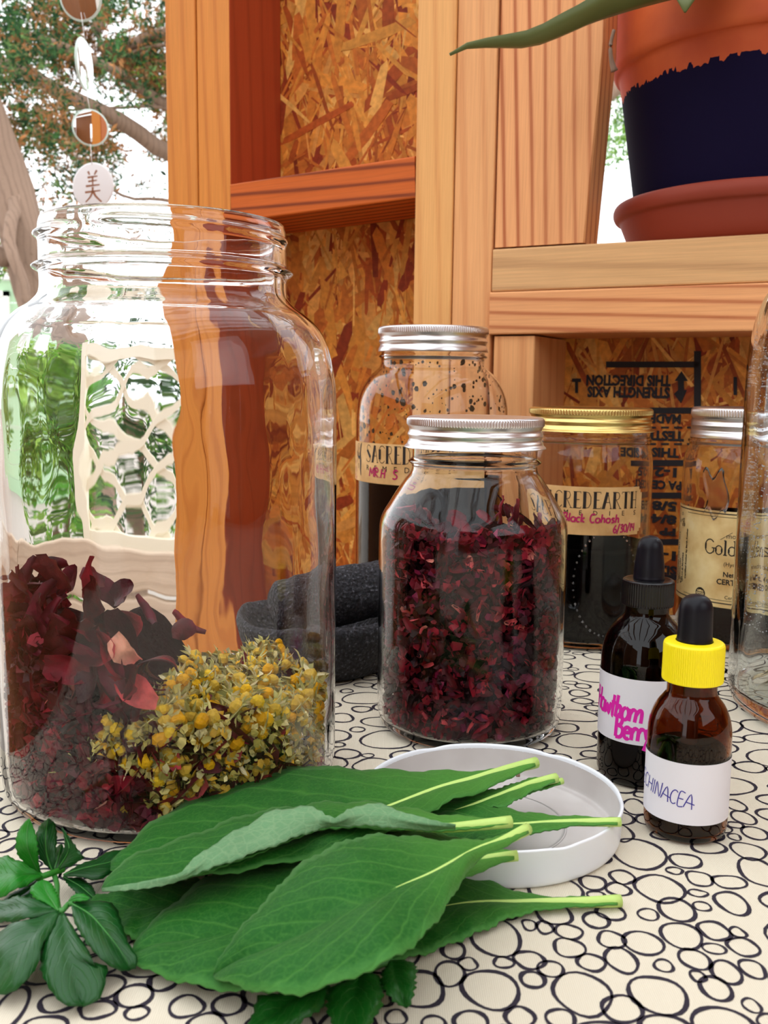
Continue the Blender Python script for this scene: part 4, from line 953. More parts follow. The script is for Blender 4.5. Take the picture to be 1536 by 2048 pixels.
# ---------------- leafy sprigs
def cx2(l): return [(x * .3255, 1600 + y * .3255) for x, y in l]
def sprig_leaf(e, up, md, lo, mat, zs, seed, serr=.00025, bulge=.0016):
    vs, fs, uv, Mm = leaf_grid(Z(up, *zs), Z(md, *zs), Z(lo, *zs), n=22, m=4, bulge=bulge, serr=serr, seed=seed, wav=.0005)
    b = mesh('leaflet', [v - e.location for v in vs], fs, mat, e); add_uv(b, uv); thick(b, .0004)
    mesh('vein', *tube([Vector(p) - e.location + Vector((0, 0, .0001)) for p in Mm[:-1]], [.00038 - .00032 * k / 22 for k in range(21)], 6), M['stem'], b)
sp = empty('leafy_sprig', atz(110, 1780), 'glossy dark green leafy sprig lying at left in front of the big jar', 'sprig')
SG, SB = M['sprig_leaf'], M['sprig_bright']
for q, (up, md, lo, mat, zs) in enumerate([
    ([(240, 445), (130, 370), (95, 280), (120, 170), (178, 113)], [(243, 450), (200, 370), (170, 290), (165, 200), (180, 115)], [(246, 452), (232, 380), (232, 290), (215, 190), (183, 116)], SB, (10, 30, 22)),
    ([(318, 438), (240, 350), (215, 260), (240, 160), (292, 118)], [(322, 440), (290, 350), (280, 260), (285, 180), (297, 118)], [(328, 440), (340, 350), (350, 230), (340, 150), (303, 119)], SG, (10, 28, 20)),
    ([(350, 425), (370, 350), (395, 280), (390, 220), (378, 172)], [(353, 428), (400, 360), (425, 300), (410, 240), (380, 174)], [(356, 432), (440, 400), (515, 355), (450, 270), (383, 176)], SG, (10, 24, 19)),
    ([(265, 460), (170, 400), (80, 362), (0, 352), (-90, 385)], [(265, 466), (170, 455), (80, 455), (0, 462), (-95, 480)], [(262, 472), (170, 520), (90, 560), (0, 592), (-90, 560)], SB, (10, 6, 11)),
    ([(362, 680), (300, 640), (160, 600), (60, 608), (-40, 640)], [(362, 684), (270, 668), (160, 668), (60, 680), (-40, 700)], [(360, 688), (280, 705), (180, 730), (60, 752), (-40, 755)], SG, (12, 7, 12.5)),
    ([(355, 682), (290, 640), (200, 590), (190, 530), (262, 488)], [(358, 682), (320, 620), (290, 575), (275, 535), (268, 490)], [(361, 680), (362, 610), (345, 560), (310, 505), (273, 491)], SB, (12.5, 15, 14)),
    ([(360, 690), (280, 700), (150, 750), (20, 800), (-60, 900), (-40, 1190)], [(362, 694), (280, 760), (190, 850), (100, 960), (30, 1080), (-35, 1195)], [(362, 700), (320, 800), (260, 900), (230, 1010), (120, 1160), (-30, 1200)], SG, (12, 3, 11)),
    ([(382, 700), (310, 770), (260, 850), (248, 960), (270, 1100), (390, 1255), (500, 1268)], [(386, 702), (410, 790), (430, 880), (440, 970), (465, 1080), (490, 1180), (508, 1270)], [(392, 702), (440, 780), (520, 900), (590, 1020), (655, 1015), (625, 1200), (515, 1272)], SG, (12, 2.5, 9)),
    ([(440, 636), (520, 612), (640, 625), (720, 670), (770, 830), (840, 960), (835, 1040)], [(440, 640), (500, 670), (570, 720), (650, 810), (720, 900), (770, 975), (800, 1046)], [(438, 644), (455, 740), (510, 850), (565, 910), (640, 1000), (730, 1040), (795, 1050)], SG, (13, 3, 11)),
    ([(425, 615), (440, 590), (480, 573), (520, 578), (550, 598)], [(425, 620), (455, 605), (490, 598), (520, 600), (550, 603)], [(428, 626), (460, 622), (495, 620), (525, 618), (548, 608)], SB, (13, 15, 15)),
    ([(390, 455), (470, 405), (570, 365), (700, 310), (870, 288)], [(392, 460), (480, 430), (580, 405), (700, 375), (872, 292)], [(394, 466), (500, 472), (620, 482), (720, 430), (868, 300)], SG, (9, 5, 7)),
    ([(390, 470), (450, 475), (500, 480), (560, 520), (600, 600)], [(388, 474), (440, 500), (490, 530), (540, 570), (590, 615)], [(386, 478), (420, 520), (470, 570), (520, 610), (580, 622)], SG, (7, 3, 5)),
    ([(250, 470), (180, 520), (100, 560), (20, 620), (-60, 640)], [(250, 476), (180, 560), (100, 610), (20, 660), (-60, 680)], [(252, 482), (200, 600), (120, 660), (40, 720), (-60, 740)], SG, (6, 2, 5)),
    ([(330, 430), (330, 380), (335, 330), (345, 290), (372, 270)], [(335, 432), (350, 380), (362, 340), (368, 310), (378, 272)], [(340, 434), (375, 390), (395, 350), (395, 300), (382, 274)], SG, (8, 16, 12))]):
    sprig_leaf(sp, cx2(up), cx2(md), cx2(lo), mat, zs, 40 + q)
st = [Vector(atz(x * .3255, 1600 + y * .3255, z * .001)) - sp.location for x, y, z in ((230, 480, 9), (270, 466, 10), (330, 445, 10), (390, 425, 9.5))]
mesh('stem', *tube([Vector(p) for p in smoothp([tuple(p) for p in st], 5)], .0011, 8), SB, sp)
st = [Vector(atz(x * .3255, 1600 + y * .3255, z * .001)) - sp.location for x, y, z in ((330, 450, 9), (350, 520, 8), (350, 600, 9), (370, 685, 12), (420, 640, 12), (440, 638, 13))]
mesh('stem', *tube([Vector(p) for p in smoothp([tuple(p) for p in st], 5)], .0009, 8), M['stem'], sp)
def cx6(l): return [(470 + x * .2604, 1900 + y * .2604) for x, y in l]
mt = empty('mint_sprig', atz(690, 1960), 'toothed mint sprig peeking out beneath the topmost front leaf', 'sprig')
for q, (up, md, lo, zs) in enumerate([
    ([(730, 280), (600, 300), (400, 330), (190, 370), (150, 470), (80, 640)], [(730, 290), (600, 330), (440, 390), (330, 470), (230, 540), (90, 660)], [(728, 300), (680, 420), (600, 500), (480, 570), (330, 660), (100, 680)], (4, 1.5, 4)),
    ([(955, 190), (830, 260), (715, 330), (715, 470), (760, 590), (870, 760)], [(960, 190), (945, 280), (920, 370), (900, 470), (885, 580), (880, 770)], [(966, 190), (1130, 230), (1125, 420), (1075, 500), (1030, 600), (890, 765)], (5, 2, 5)),
    ([(1195, 90), (1130, 200), (1140, 300), (1190, 360), (1240, 415), (1300, 440)], [(1205, 90), (1225, 170), (1250, 250), (1275, 320), (1290, 380), (1312, 443)], [(1215, 90), (1370, 110), (1385, 230), (1372, 340), (1350, 420), (1325, 444)], (6, 2, 6))]):
    sprig_leaf(mt, cx6(up), cx6(md), cx6(lo), M['mint_leaf'], zs, 60 + q, serr=.0005, bulge=.0024)
st = [Vector(atz(*p, .003)) - mt.location for p in cx6([(650, 240), (800, 200), (960, 185), (1100, 120), (1210, 85)])]
mesh('stem', *tube([Vector(p) for p in smoothp([tuple(p) for p in st], 4)], .0010, 8), M['stem'], mt)

# ================================================================ DRIED FLOWERS
HC = [lin(92, 12, 30), lin(74, 8, 26), lin(120, 16, 36), lin(58, 8, 22), lin(140, 22, 40), lin(100, 14, 40), lin(84, 14, 20), lin(46, 8, 18)]
PALE = [lin(232, 120, 110), lin(240, 176, 150), lin(214, 84, 90)]
def petal_geo(r, L, w, curl, col, col2):
    nu, nv = 5, 6; vs, fs, cs = [], [], []; sd = Vector((r.uniform(0, 99), r.uniform(0, 99), 0))
    tw = r.uniform(-1.2, 1.2); cu2 = r.uniform(-1.6, 1.6)
    for j in range(nv + 1):
        v = j / nv; hw = w * (.25 + .75 * math.sin(math.pi * min(1, v * .8 + .12)) ** .8)
        for i in range(nu + 1):
            u = i / nu * 2 - 1; a = u * curl
            x = hw * (math.sin(a) / curl if abs(curl) > .05 else u); z = hw * (1 - math.cos(a)) / (abs(curl) + .05)
            y = (v - .5) * L; z += L * .35 * cu2 * ((v - .5) ** 2)
            t_ = tw * (v - .5); x, z = x * math.cos(t_) - z * math.sin(t_), x * math.sin(t_) + z * math.cos(t_)
            n_ = noise.noise(Vector((x * 260, y * 260, 0)) + sd)
            vs.append(Vector((x + .0008 * n_, y + .001 * noise.noise(Vector((y * 300, x * 300, 9)) + sd), z + .0018 * n_)))
            k = .75 + .5 * (n_ + .5); m_ = max(0, (v - .55) * 1.6); cs.append(tuple(max(0, (a_ * (1 - m_) + b_ * m_) * k) for a_, b_ in zip(col, col2)))
    for j in range(nv):
        for i in range(nu): q = j * (nu + 1) + i; fs.append((q, q + 1, q + nu + 2, q + nu + 1))
    c = sum(vs, Vector()) / len(vs)
    return [v - c for v in vs], fs, cs
def variants(n, Lr, wr_, seed, pale=False):
    r = random.Random(seed); out = []
    for k in range(n):
        col = r.choice(PALE) if pale else r.choice(HC); c2 = r.choice(HC + PALE[2:]) if not pale else r.choice(PALE)
        vs, fs, cs = petal_geo(r, r.uniform(*Lr), r.uniform(*wr_), r.uniform(.4, 2.2) * r.choice((-1, 1)), col, c2)
        me = bpy.data.meshes.new('petal'); me.from_pydata([tuple(v) for v in vs], [], fs); me.materials.append(M['petal']); me.polygons.foreach_set('use_smooth', [True] * len(me.polygons)); colour(me, cs); out.append(me)
    return out
def fit_inside(R, loc, me, rin, cx, cy, ztop, zmin=.006):
    ex = 0.0; zl = 9
    for v in me.vertices:
        p = R @ v.co + loc; zl = min(zl, p.z)
        rr_ = math.hypot(p.x, p.y); ex = max(ex, rr_ - (rin(min(max(p.z, zmin), ztop)) - .0010))
    loc = loc.copy()
    if zl < zmin: loc.z += zmin - zl
    if ex > 0:
        d = math.hypot(loc.x, loc.y)
        if d > 1e-6: k = max(0, d - ex) / d; loc.x *= k; loc.y *= k
    return loc
def rand_rot(r, az, flat=.7):
    # lie roughly flat against the glass facing outward at azimuth az
    nrm = Vector((math.sin(az), -math.cos(az), 0)); nrm = (nrm + Vector((r.gauss(0, flat), r.gauss(0, flat), r.gauss(0, flat)))).normalized()
    return (nrm.to_track_quat('Z', 'Y').to_matrix() @ Matrix.Rotation(r.uniform(0, 6.28), 3, 'Z'))
def place(me, name, R, loc, cx, cy, label, cat, group, first={}):
    key = me.name
    if key not in first:
        o = bpy.data.objects.new(name, me); first[key] = o
    else: o = first[key].copy()
    C.objects.link(o); o.name = name; o.matrix_world = Matrix.Translation(Vector((cx, cy, T)) + loc) @ R.to_4x4()
    o['label'] = label; o['category'] = cat
    if group: o['group'] = group
    return o
# heap in the big jar: high on the left, falling towards the chamomile on the right
def heap(x, y):
    h = .088 + .006 * math.sin(x * 90 + y * 50)
    if x > -.022: h -= (x + .022) * 1.5
    return max(.042, h - .10 * max(0, y - .02))
def cham_side(x, z): return x > -.016 + (.045 - z) * .85 + .005 * math.sin(z * 300 + x * 60)
r = random.Random(31)
hv = variants(14, (.013, .024), (.004, .009), 7)
def core(name, h, rin, rr_, cx, cy, mat, label, cat, zmin=.0062, sel=None, n=40, amp=.0022, drop=.006):
    # the packed inside of a heap: one lumpy solid
    vs, fs = [], []; rows = 18
    for k in range(rows):
        for i in range(n):
            a = 2 * math.pi * i / n; t_ = k / (rows - 1)
            X, Y = math.sin(a), -math.cos(a); R = rr_ * (rin(.03))
            zt = h(X * R * .9, Y * R * .9) - drop
            z = zmin + (zt - zmin) * t_; R = rr_ * rin(max(z, zmin)); R -= abs(noise.noise(Vector((X * 9, Y * 9, z * 140)))) * amp * 2
            vs.append((X * R, Y * R, z))
    b0 = rows * n
    for k in (1, 2, 3, 4):
        for i in range(n):
            a = 2 * math.pi * i / n; R = rr_ * rin(.03) * (1 - k / 4.2); X, Y = math.sin(a) * R, -math.cos(a) * R
            vs.append((X, Y, h(X, Y) - drop + noise.noise(Vector((X * 120, Y * 120, 3))) * amp * 1.5))
    for k in range(rows + 3):
        for i in range(n): j = (i + 1) % n; fs.append((k * n + i, k * n + j, (k + 1) * n + j, (k + 1) * n + i))
    fs.append(tuple(range(n))[::-1]); fs.append(tuple(range((rows + 3) * n, (rows + 4) * n)))
    o = mesh(name, vs, fs, mat, None, (cx, cy, T), smooth=False); return tag(o, label, cat, None, 'stuff')
hp_core = plain('packed_petals', lin(30, 4, 10), .9, bump=(260, 1.0, .004)); hp_core.node_tree.nodes['Principled BSDF'].inputs['Specular IOR Level'].default_value = .05
core('hibiscus_crumble', heap, big_in, .70, BX, BY, hp_core, 'dark crumbled hibiscus filling the inside of the heap in the large open jar', 'dried flowers', drop=.014)
cnt = 0
while cnt < 285:
    u = r.random()
    if u < .72:                          # against the glass, front half
        az = -1.65 + 2.6 * ((cnt * 0.61803) % 1); z = .006 + .086 * ((cnt * 0.75488) % 1); R0 = big_in(z) - .002 - r.uniform(0, .004)
    else:                                # on top of the heap
        az = r.uniform(-3.1, 3.1); R0 = big_in(.05) * math.sqrt(r.random()) * .93; z = None
    x, y = R0 * math.sin(az), -R0 * math.cos(az); h = heap(x, y)
    if z is None: z = h + r.uniform(-.004, .005)
    if z > h + .004: z = r.uniform(.01, h)
    if cham_side(x, z) and z > .016 and r.random() < .93: continue
    me = r.choice(hv); R = rand_rot(r, az, .55); loc = fit_inside(R, Vector((x, y, z)), me, big_in, BX, BY, .2)
    place(me, 'hibiscus_petal', R, loc, BX, BY, 'dried dark red hibiscus petal in the heap inside the large open jar', 'petal', 'hibiscus petals in the open jar'); cnt += 1
def px_in(px, py, cx, cy, rad):         # photo pixel -> point on the cylinder of that radius (jar frame)
    d = ray(px, py); o = Vector((0, 0, EYE)) - Vector((cx, cy, 0)); a = d.x ** 2 + d.y ** 2; b = 2 * (o.x * d.x + o.y * d.y); c_ = o.x ** 2 + o.y ** 2 - rad ** 2
    t = (-b - math.sqrt(max(0, b * b - 4 * a * c_))) / (2 * a); return o + d * t
pv = variants(6, (.013, .019), (.005, .008), 19, True)
for k, (px, py, lb_) in enumerate([(135, 1438, 'pale pink curled hibiscus petal at the left of the large jar'), (120, 1392, 'red and pink hibiscus petal above the pale curled one in the large jar'), (185, 1535, 'salmon pink hibiscus petal low in the middle of the large jar'), (205, 1625, 'small bright pink petal near the bottom of the large jar'), (275, 1382, 'pinkish white-edged hibiscus petal beside the chamomile in the large jar'), (250, 1300, 'dull pink petal high behind the reflection in the large jar'), (330, 1500, 'thin pink petal sliver among the chamomile heads'), (300, 1640, 'orange-red petal scrap at the foot of the large jar by the leaf edge')]):
    p = px_in(px, py, BX, BY, .0655); az = math.atan2(p.x, -p.y); me = pv[k % 6]; R = rand_rot(r, az, .35)
    place(me, 'hibiscus_petal', R, fit_inside(R, p, me, big_in, BX, BY, .2), BX, BY, lb_, 'petal', None)
# curled calyx loop standing out of the heap
p = px_in(315, 1345, BX, BY, .045); ax = empty('hibiscus_calyx', Vector((BX, BY, T)) + p, 'curled dark hibiscus calyx looping above the chamomile in the large jar', 'flower')
for q in range(4):
    ro = random.Random(q); pts = [Vector((.010 * math.cos(t_) * (1 - q * .12), .004 * q - .006 + .002 * math.sin(2 * t_), .0075 * math.sin(t_) * (1 - q * .1))) for t_ in [(.3 + 4.9 * k / 20) for k in range(21)]]
    vs, fs = [], []
    for k, c_ in enumerate(pts):
        w_ = .0030 * math.sin(math.pi * (k + 2) / 24); vs += [c_ + Vector((0, -w_, .0004)), c_ + Vector((0, w_, -.0004))]
    for k in range(20): fs.append((2 * k, 2 * k + 1, 2 * k + 3, 2 * k + 2))
    o = mesh('sepal', vs, fs, M['petal'], ax); colour(o.data, [HC[(q + 3) % 8]] * len(vs)); thick(o, .0005)
# chamomile heads
def cham_mesh(r):
    vs, fs, cs = [], [], []; n = 8; R = r.uniform(.0026, .0036); yl = r.choice([lin(236, 184, 20), lin(226, 166, 16), lin(214, 176, 60), lin(240, 200, 40)])
    for k, (a_, z_) in enumerate(((.55, -.5), (.95, -.15), (1.0, .25), (.8, .62), (.45, .88))):
        for i in range(n):
            t_ = 6.283 * i / n; q = 1 + r.uniform(-.07, .07); vs.append((R * a_ * q * math.cos(t_), R * a_ * q * math.sin(t_), R * z_)); cs.append(yl if k > 0 else lin(150, 140, 60))
    for k in range(4):
        for i in range(n): j = (i + 1) % n; fs.append((k * n + i, k * n + j, (k + 1) * n + j, (k + 1) * n + i))
    fs.append(tuple(range(4 * n, 5 * n)))
    for i in range(r.choice((3, 6, 9, 10))):  # shrivelled ray florets
        t_ = r.uniform(0, 6.28); L = R * r.uniform(1.0, 1.9); w_ = R * r.uniform(.18, .32); b = len(vs); dr = r.uniform(-1.3, .2)
        c_, s_ = math.cos(t_), math.sin(t_); x0 = R * .75; cc = r.choice([lin(226, 216, 170), lin(206, 196, 130), lin(176, 172, 104)])
        for x, y, z in ((x0, -w_, -.2 * R), (x0, w_, -.2 * R), (x0 + L * .6, w_, dr * R * .5), (x0 + L, 0, dr * R * 1.1), (x0 + L * .6, -w_, dr * R * .6)):
            vs.append((x * c_ - y * s_, x * s_ + y * c_, z)); cs.append(cc)
        fs.append((b, b + 1, b + 2, b + 3, b + 4))
    me = bpy.data.meshes.new('chamomile'); me.from_pydata(vs, [], fs); me.materials.append(M['cham']); colour(me, cs); return me
cv = [cham_mesh(r) for _ in range(10)]; cnt = 0; seen = []
def cheap_h(x, y): return .047 - .18 * max(0, x - .045) + .003 * math.sin(x * 200)
while cnt < 250:
    if r.random() < .6:
        az = r.uniform(-.35, 1.75); z = r.uniform(.007, .05); R0 = big_in(z) - .0045 - r.uniform(0, .003)
    else:
        az = r.uniform(-.1, 2.6); R0 = .066 * math.sqrt(r.random()); z = None
    x, y = R0 * math.sin(az), -R0 * math.cos(az)
    if z is None: z = cheap_h(x, y) + r.uniform(-.003, .004)
    if not cham_side(x, z) and r.random() < .93: continue
    if z > cheap_h(x, y) + .005: continue
    if any((a_ - x) ** 2 + (b_ - y) ** 2 + (c_ - z) ** 2 < .0042 ** 2 for a_, b_, c_ in seen): 
        if r.random() < .9: continue
    seen.append((x, y, z)); me = r.choice(cv); R = rand_rot(r, az, .7)
    place(me, 'chamomile_flower', R, fit_inside(R, Vector((x, y, z)), me, big_in, BX, BY, .2), BX, BY, 'dried yellow chamomile flower head in the right half of the open jar', 'flower', 'chamomile heads in the open jar'); cnt += 1
for k, (px, py, lb_) in enumerate([(30, 1282, 'lone pale chamomile head at the far left among dark petals'), (345, 1490, 'frayed cream chamomile head in front of the red petals'), (195, 1450, 'pale straw chamomile head behind the vertical reflection')]):
    p = px_in(px, py, BX, BY, .064); R = rand_rot(r, math.atan2(p.x, -p.y), .3)
    place(cv[k], 'chamomile_flower', R @ Matrix.Scale(.85, 3), fit_inside(R, p, cv[k], big_in, BX, BY, .2), BX, BY, lb_, 'flower', None)
def chaff(name, n, cx, cy, rin, sampler, cols, seed, label, size=(.002, .006), stalks=0):
    r = random.Random(seed); mb = MB(); k = 0
    while k < n:
        p, az = sampler(r)
        if p is None: continue
        R = rand_rot(r, az, .7); L = r.uniform(*size); w_ = L * r.uniform(.25, .6); col = r.choice(cols); sh = r.uniform(.6, 1.25); col = tuple(c_ * sh for c_ in col)
        if k < stalks: L, w_ = r.uniform(.008, .014), .00028; col = lin(196, 190, 120)
        pts = [Vector((-w_, -L / 2, 0)), Vector((w_ * r.uniform(.2, 1), -L * .4, .0004)), Vector((w_, L * .1, L * r.uniform(-.2, .2))), Vector((w_ * .3, L / 2, L * r.uniform(-.2, .3))), Vector((-w_ * .9, L * .2, L * r.uniform(-.2, .2)))]
        pts = [R @ q + p for q in pts]; ex = max(math.hypot(q.x, q.y) - rin(max(q.z, .006)) + .0009 for q in pts); zl = min(q.z for q in pts)
        d = math.hypot(p.x, p.y); sx = max(0, d - max(0, ex)) / max(d, 1e-6) - 1
        pts = [Vector((q.x + p.x * sx, q.y + p.y * sx, q.z + max(0, .0063 - zl))) for q in pts]
        mb.add((pts, [(0, 1, 2, 3, 4)]), 0, col); k += 1
    o = mb.build(name, M['petal'], None, (cx, cy, T), smooth=False); return tag(o, label, 'dried flowers', None, 'stuff')
def samp_cham(r):
    if r.random() < .6: az = r.uniform(-.35, 1.8); z = r.uniform(.0065, .05); R0 = big_in(z) - .002 - r.uniform(0, .006)
    else: az = r.uniform(-.1, 2.8); R0 = .066 * math.sqrt(r.random()); z = None
    x, y = R0 * math.sin(az), -R0 * math.cos(az)
    if z is None: z = cheap_h(x, y) + r.uniform(-.005, .002)
    if not cham_side(x, z) or z > cheap_h(x, y) + .002: return None, 0
    return Vector((x, y, z)), az
chaff('chamomile_chaff', 2600, BX, BY, big_in, samp_cham, [lin(206, 192, 104), lin(224, 210, 130), lin(180, 168, 86), lin(236, 224, 160), lin(226, 180, 60)], 5, 'loose greenish chamomile chaff and stalks at the right of the large open jar', (.0018, .0042), 160)
def samp_big(r):
    az = r.uniform(-2.0, 1.7); z = r.uniform(.0065, .088); R0 = big_in(z) - .0022 - r.uniform(0, .007)
    x, y = R0 * math.sin(az), -R0 * math.cos(az)
    if z > heap(x, y) or (cham_side(x, z) and z > .016): return None, 0
    return Vector((x, y, z)), az
chaff('hibiscus_crumble', 2600, BX, BY, big_in, samp_big, HC + [lin(150, 28, 48)], 6, 'small broken hibiscus scraps between the petals of the large open jar', (.004, .010), 20)
# centre jar: fine-cut hibiscus
def mh(x, y): return .108 + .004 * math.sin(x * 130) - 1.2 * max(0, y - .02)
core('hibiscus_crumble', mh, mid_in, .86, MX, MY, hp_core, 'dark packed hibiscus filling the inside of the silver-lidded centre jar', 'dried flowers', amp=.0012, drop=.004)
HC += [lin(150, 24, 44), lin(40, 6, 16)]
mv = variants(22, (.008, .017), (.002, .0046), 23); cnt = 0
mvp = variants(4, (.006, .010), (.0018, .003), 24, True)
while cnt < 270:
    if r.random() < .85: az = r.uniform(-1.7, 1.7); z = r.uniform(.0065, .112); R0 = mid_in(z) - .0012 - r.uniform(0, .002)
    else: az = r.uniform(-3.1, 3.1); R0 = mid_in(.1) * math.sqrt(r.random()) * .93; z = None
    x, y = R0 * math.sin(az), -R0 * math.cos(az)
    if z is None: z = mh(x, y) + r.uniform(-.002, .006)
    if z > mh(x, y) + .006: continue
    me = r.choice(mv); R = rand_rot(r, az, .5)
    place(me, 'hibiscus_flake', R, fit_inside(R, Vector((x, y, z)), me, mid_in, MX, MY, .13), MX, MY, 'cut dark red hibiscus flake packed in the silver-lidded centre jar', 'petal', 'hibiscus flakes in the centre jar'); cnt += 1
for k in range(26):
    az = -1.2 + 2.4 * ((k * .618) % 1); z = .012 + .095 * ((k * .755) % 1); R0 = mid_in(z) - .0012; me = mvp[k % 4]; R = rand_rot(r, az, .35) @ Matrix.Scale(.55 + .45 * r.random(), 3)
    place(me, 'hibiscus_flake', R, fit_inside(R, Vector((R0 * math.sin(az), -R0 * math.cos(az), z)), me, mid_in, MX, MY, .13), MX, MY, 'small pale cream-pink scrap scattered against the glass of the centre jar', 'petal', 'pale scraps in the centre jar')
def samp_mid(r):
    az = r.uniform(-1.8, 1.8); z = r.uniform(.0065, .110); R0 = mid_in(z) - .0016 - r.uniform(0, .004)
    return Vector((R0 * math.sin(az), -R0 * math.cos(az), z)), az
chaff('hibiscus_crumble', 2600, MX, MY, mid_in, samp_mid, HC + [lin(150, 30, 50), lin(120, 20, 60)], 8, 'fine red hibiscus scraps filling the gaps in the centre jar', (.002, .006), 0)
for k, (px, py, lb_) in enumerate([(925, 1228, 'pale cream-tipped curled calyx in the middle of the centre jar'), (855, 1110, 'cream hibiscus flake at upper left of the centre jar'), (975, 1377, 'pink-white petal right of centre, low in the centre jar'), (898, 1445, 'yellowish scrap near the bottom of the centre jar'), (958, 1222, 'small cream scrap beside the pale calyx in the centre jar'), (1055, 1108, 'pale scrap at upper right of the centre jar'), (855, 1165, 'slender pale petal at left of the centre jar')]):
    p = px_in(px, py, MX, MY, .0440); az = math.atan2(p.x, -p.y); me = mvp[k % 4]; R = rand_rot(r, az, .3) @ Matrix.Scale(1.5 if k == 0 else 1.1, 3)
    place(me, 'hibiscus_flake', R, fit_inside(R, p, me, mid_in, MX, MY, .13), MX, MY, lb_, 'petal', None)
# ================================================================ POTTED PLANT ON THE SHELF
PX, PY, PZ = .321, .863, .2945
pot = empty('potted_plant', (PX, PY, T + PZ), 'succulent in a terracotta pot with a dark painted body, on the wooden ledge', 'plant')
sau = smoothp([(.100, 0), (.108, .004), (.1165, .022), (.1185, .027), (.1225, .029), (.1245, .034), (.1235, .039), (.1205, .0415), (.1165, .0405), (.112, .030), (.100, .010)], 4)
mesh('saucer', *lathe(sau, 96, True, True), M['terra_dark'], pot)
body = smoothp([(.1015, .011), (.1045, .03), (.1115, .075), (.1205, .132)], 6)
def ragged(k, a, r_, z_):
    if z_ > .128: z_ += .0020 * noise.noise(Vector((math.cos(a) * 12, math.sin(a) * 12, 0))) + .0009 * noise.noise(Vector((math.cos(a) * 38, math.sin(a) * 38, 4))) 
    return r_ + .0005, z_
mesh('painted_body', *lathe(body, 300, True, False, ragged), M['navy'], pot)
rimp = smoothp([(.1200, .126), (.1225, .140), (.1240, .1475), (.1270, .1490), (.1290, .1525), (.1295, .158), (.1300, .168), (.1310, .205), (.1320, .222), (.1312, .229), (.1290, .231), (.128, .228), (.124, .20), (.123, .185)], 4)
mesh('terracotta_rim', *lathe(rimp, 128, True, False), M['terra'], pot)
mesh('soil', *lathe([(.1235, .204), (.08, .209), (.04, .207), (.001, .210)], 40, False, True), plain('potting_soil', lin(60, 42, 30), .95, bump=(120, 1, .004)), pot)
def succ(pts, wid, seed=0, fold=.35):    # thick tapering leaf along 3-D points (world)
    P = resample(smoothp([tuple(p) for p in pts], 8), 26); vs, fs = [], []; n = 10
    for k, p in enumerate(P):
        p = Vector(p); tg = (Vector(P[min(k + 1, 25)]) - Vector(P[max(k - 1, 0)])).normalized(); sd_ = tg.cross(Vector((0, 0, 1))).normalized(); nn = sd_.cross(tg)
        t_ = k / 25; w_ = wid * (.75 + .6 * t_ * (1 - t_) * 2) * (1 - t_ ** (7 if seed == 1 else 2.6)) + .0008; th = w_ * .30 + .0008
        for i in range(n):
            a = 2 * math.pi * i / n; x = math.cos(a); vs.append(p + sd_ * (w_ * x) + nn * (th * math.sin(a) + fold * w_ * x * x) - pot.location)
    for k in range(25):
        for i in range(n): j = (i + 1) % n; fs.append((k * n + i, (k + 1) * n + i, (k + 1) * n + j, k * n + j))
    fs.append(tuple(range(n))); fs.append(tuple(range(25 * n, 26 * n))[::-1])
    return mesh('leaf', vs, fs, M['succulent'], pot)
ctr = Vector((PX, PY - .02, T + .53))
succ([ctr, aty(1420, -45, .765), aty(1300, -12, .745), aty(1200, 22, .735), aty(1130, 55, .725), aty(1060, 83, .72), aty(980, 88, .712), aty(925, 95, .708), aty(900, 109, .705)], .0260, fold=.55)
succ([ctr, aty(1400, -60, .75), aty(1380, -20, .705), aty(1370, 24, .695)], .0300, 1)
for k in range(9):
    a = k * .75 + .3; dv = Vector((math.cos(a), math.sin(a), 0))
    if dv.y < -.3 and dv.x < .3: continue
    succ([ctr, ctr + dv * .06 + Vector((0, 0, .07)), ctr + dv * .13 + Vector((0, 0, .10)), ctr + dv * .20 + Vector((0, 0, .06))], .016, k)
st = [aty(1228, 60, .80), aty(1221, 90, .80), aty(1223, 120, .80), aty(1229, 142, .80)]
mesh('dry_stalk', *tube([Vector(p) - pot.location for p in smoothp([tuple(q) for q in st], 4)], [.0014 + .0016 * (k / 12) ** 3 for k in range(13)], 7), M['bark'], pot)

# ================================================================ HANGING MIRROR DISCS
hm = empty('hanging_mirror_mobile', aty(184, 375, 1.45), 'string of small round mirrors with a white disc bearing a brown character', 'mobile')
def disc(px, py, rad, yaw, pitch, face, edge, name):
    c = aty(px, py, 1.45); vs, fs = lathe([(.0002, 0), (rad * .90, 0), (rad * .93, -.0002), (rad * .99, -.0008), (rad, -.0018), (rad * .98, -.0032), (.0002, -.0032)], 48)
    mi = [0 if k < 1 else 1 for k in range(6) for _ in range(48)]
    o = mesh(name, vs, fs, [face, edge], hm, c - hm.location, True, mi); o.rotation_mode = 'QUATERNION'
    to = Vector((math.sin(yaw), -math.cos(yaw), pitch)).normalized(); o.rotation_quaternion = to.to_track_quat('Z', 'Y'); return o
disc(160, -6, .0315, -.15, -.25, M['mirror'], M['disc_edge'], 'mirror_disc')
disc(171, 129, .0355, 1.53, .0, M['mirror'], M['disc_edge'], 'mirror_disc')
disc(181, 255, .0255, .35, -.05, M['mirror'], M['disc_edge'], 'mirror_disc')
wdsc = disc(185, 372, .0330, -.25, .0, M['porcelain'], M['porcelain'], 'white_disc')
mb = MB()
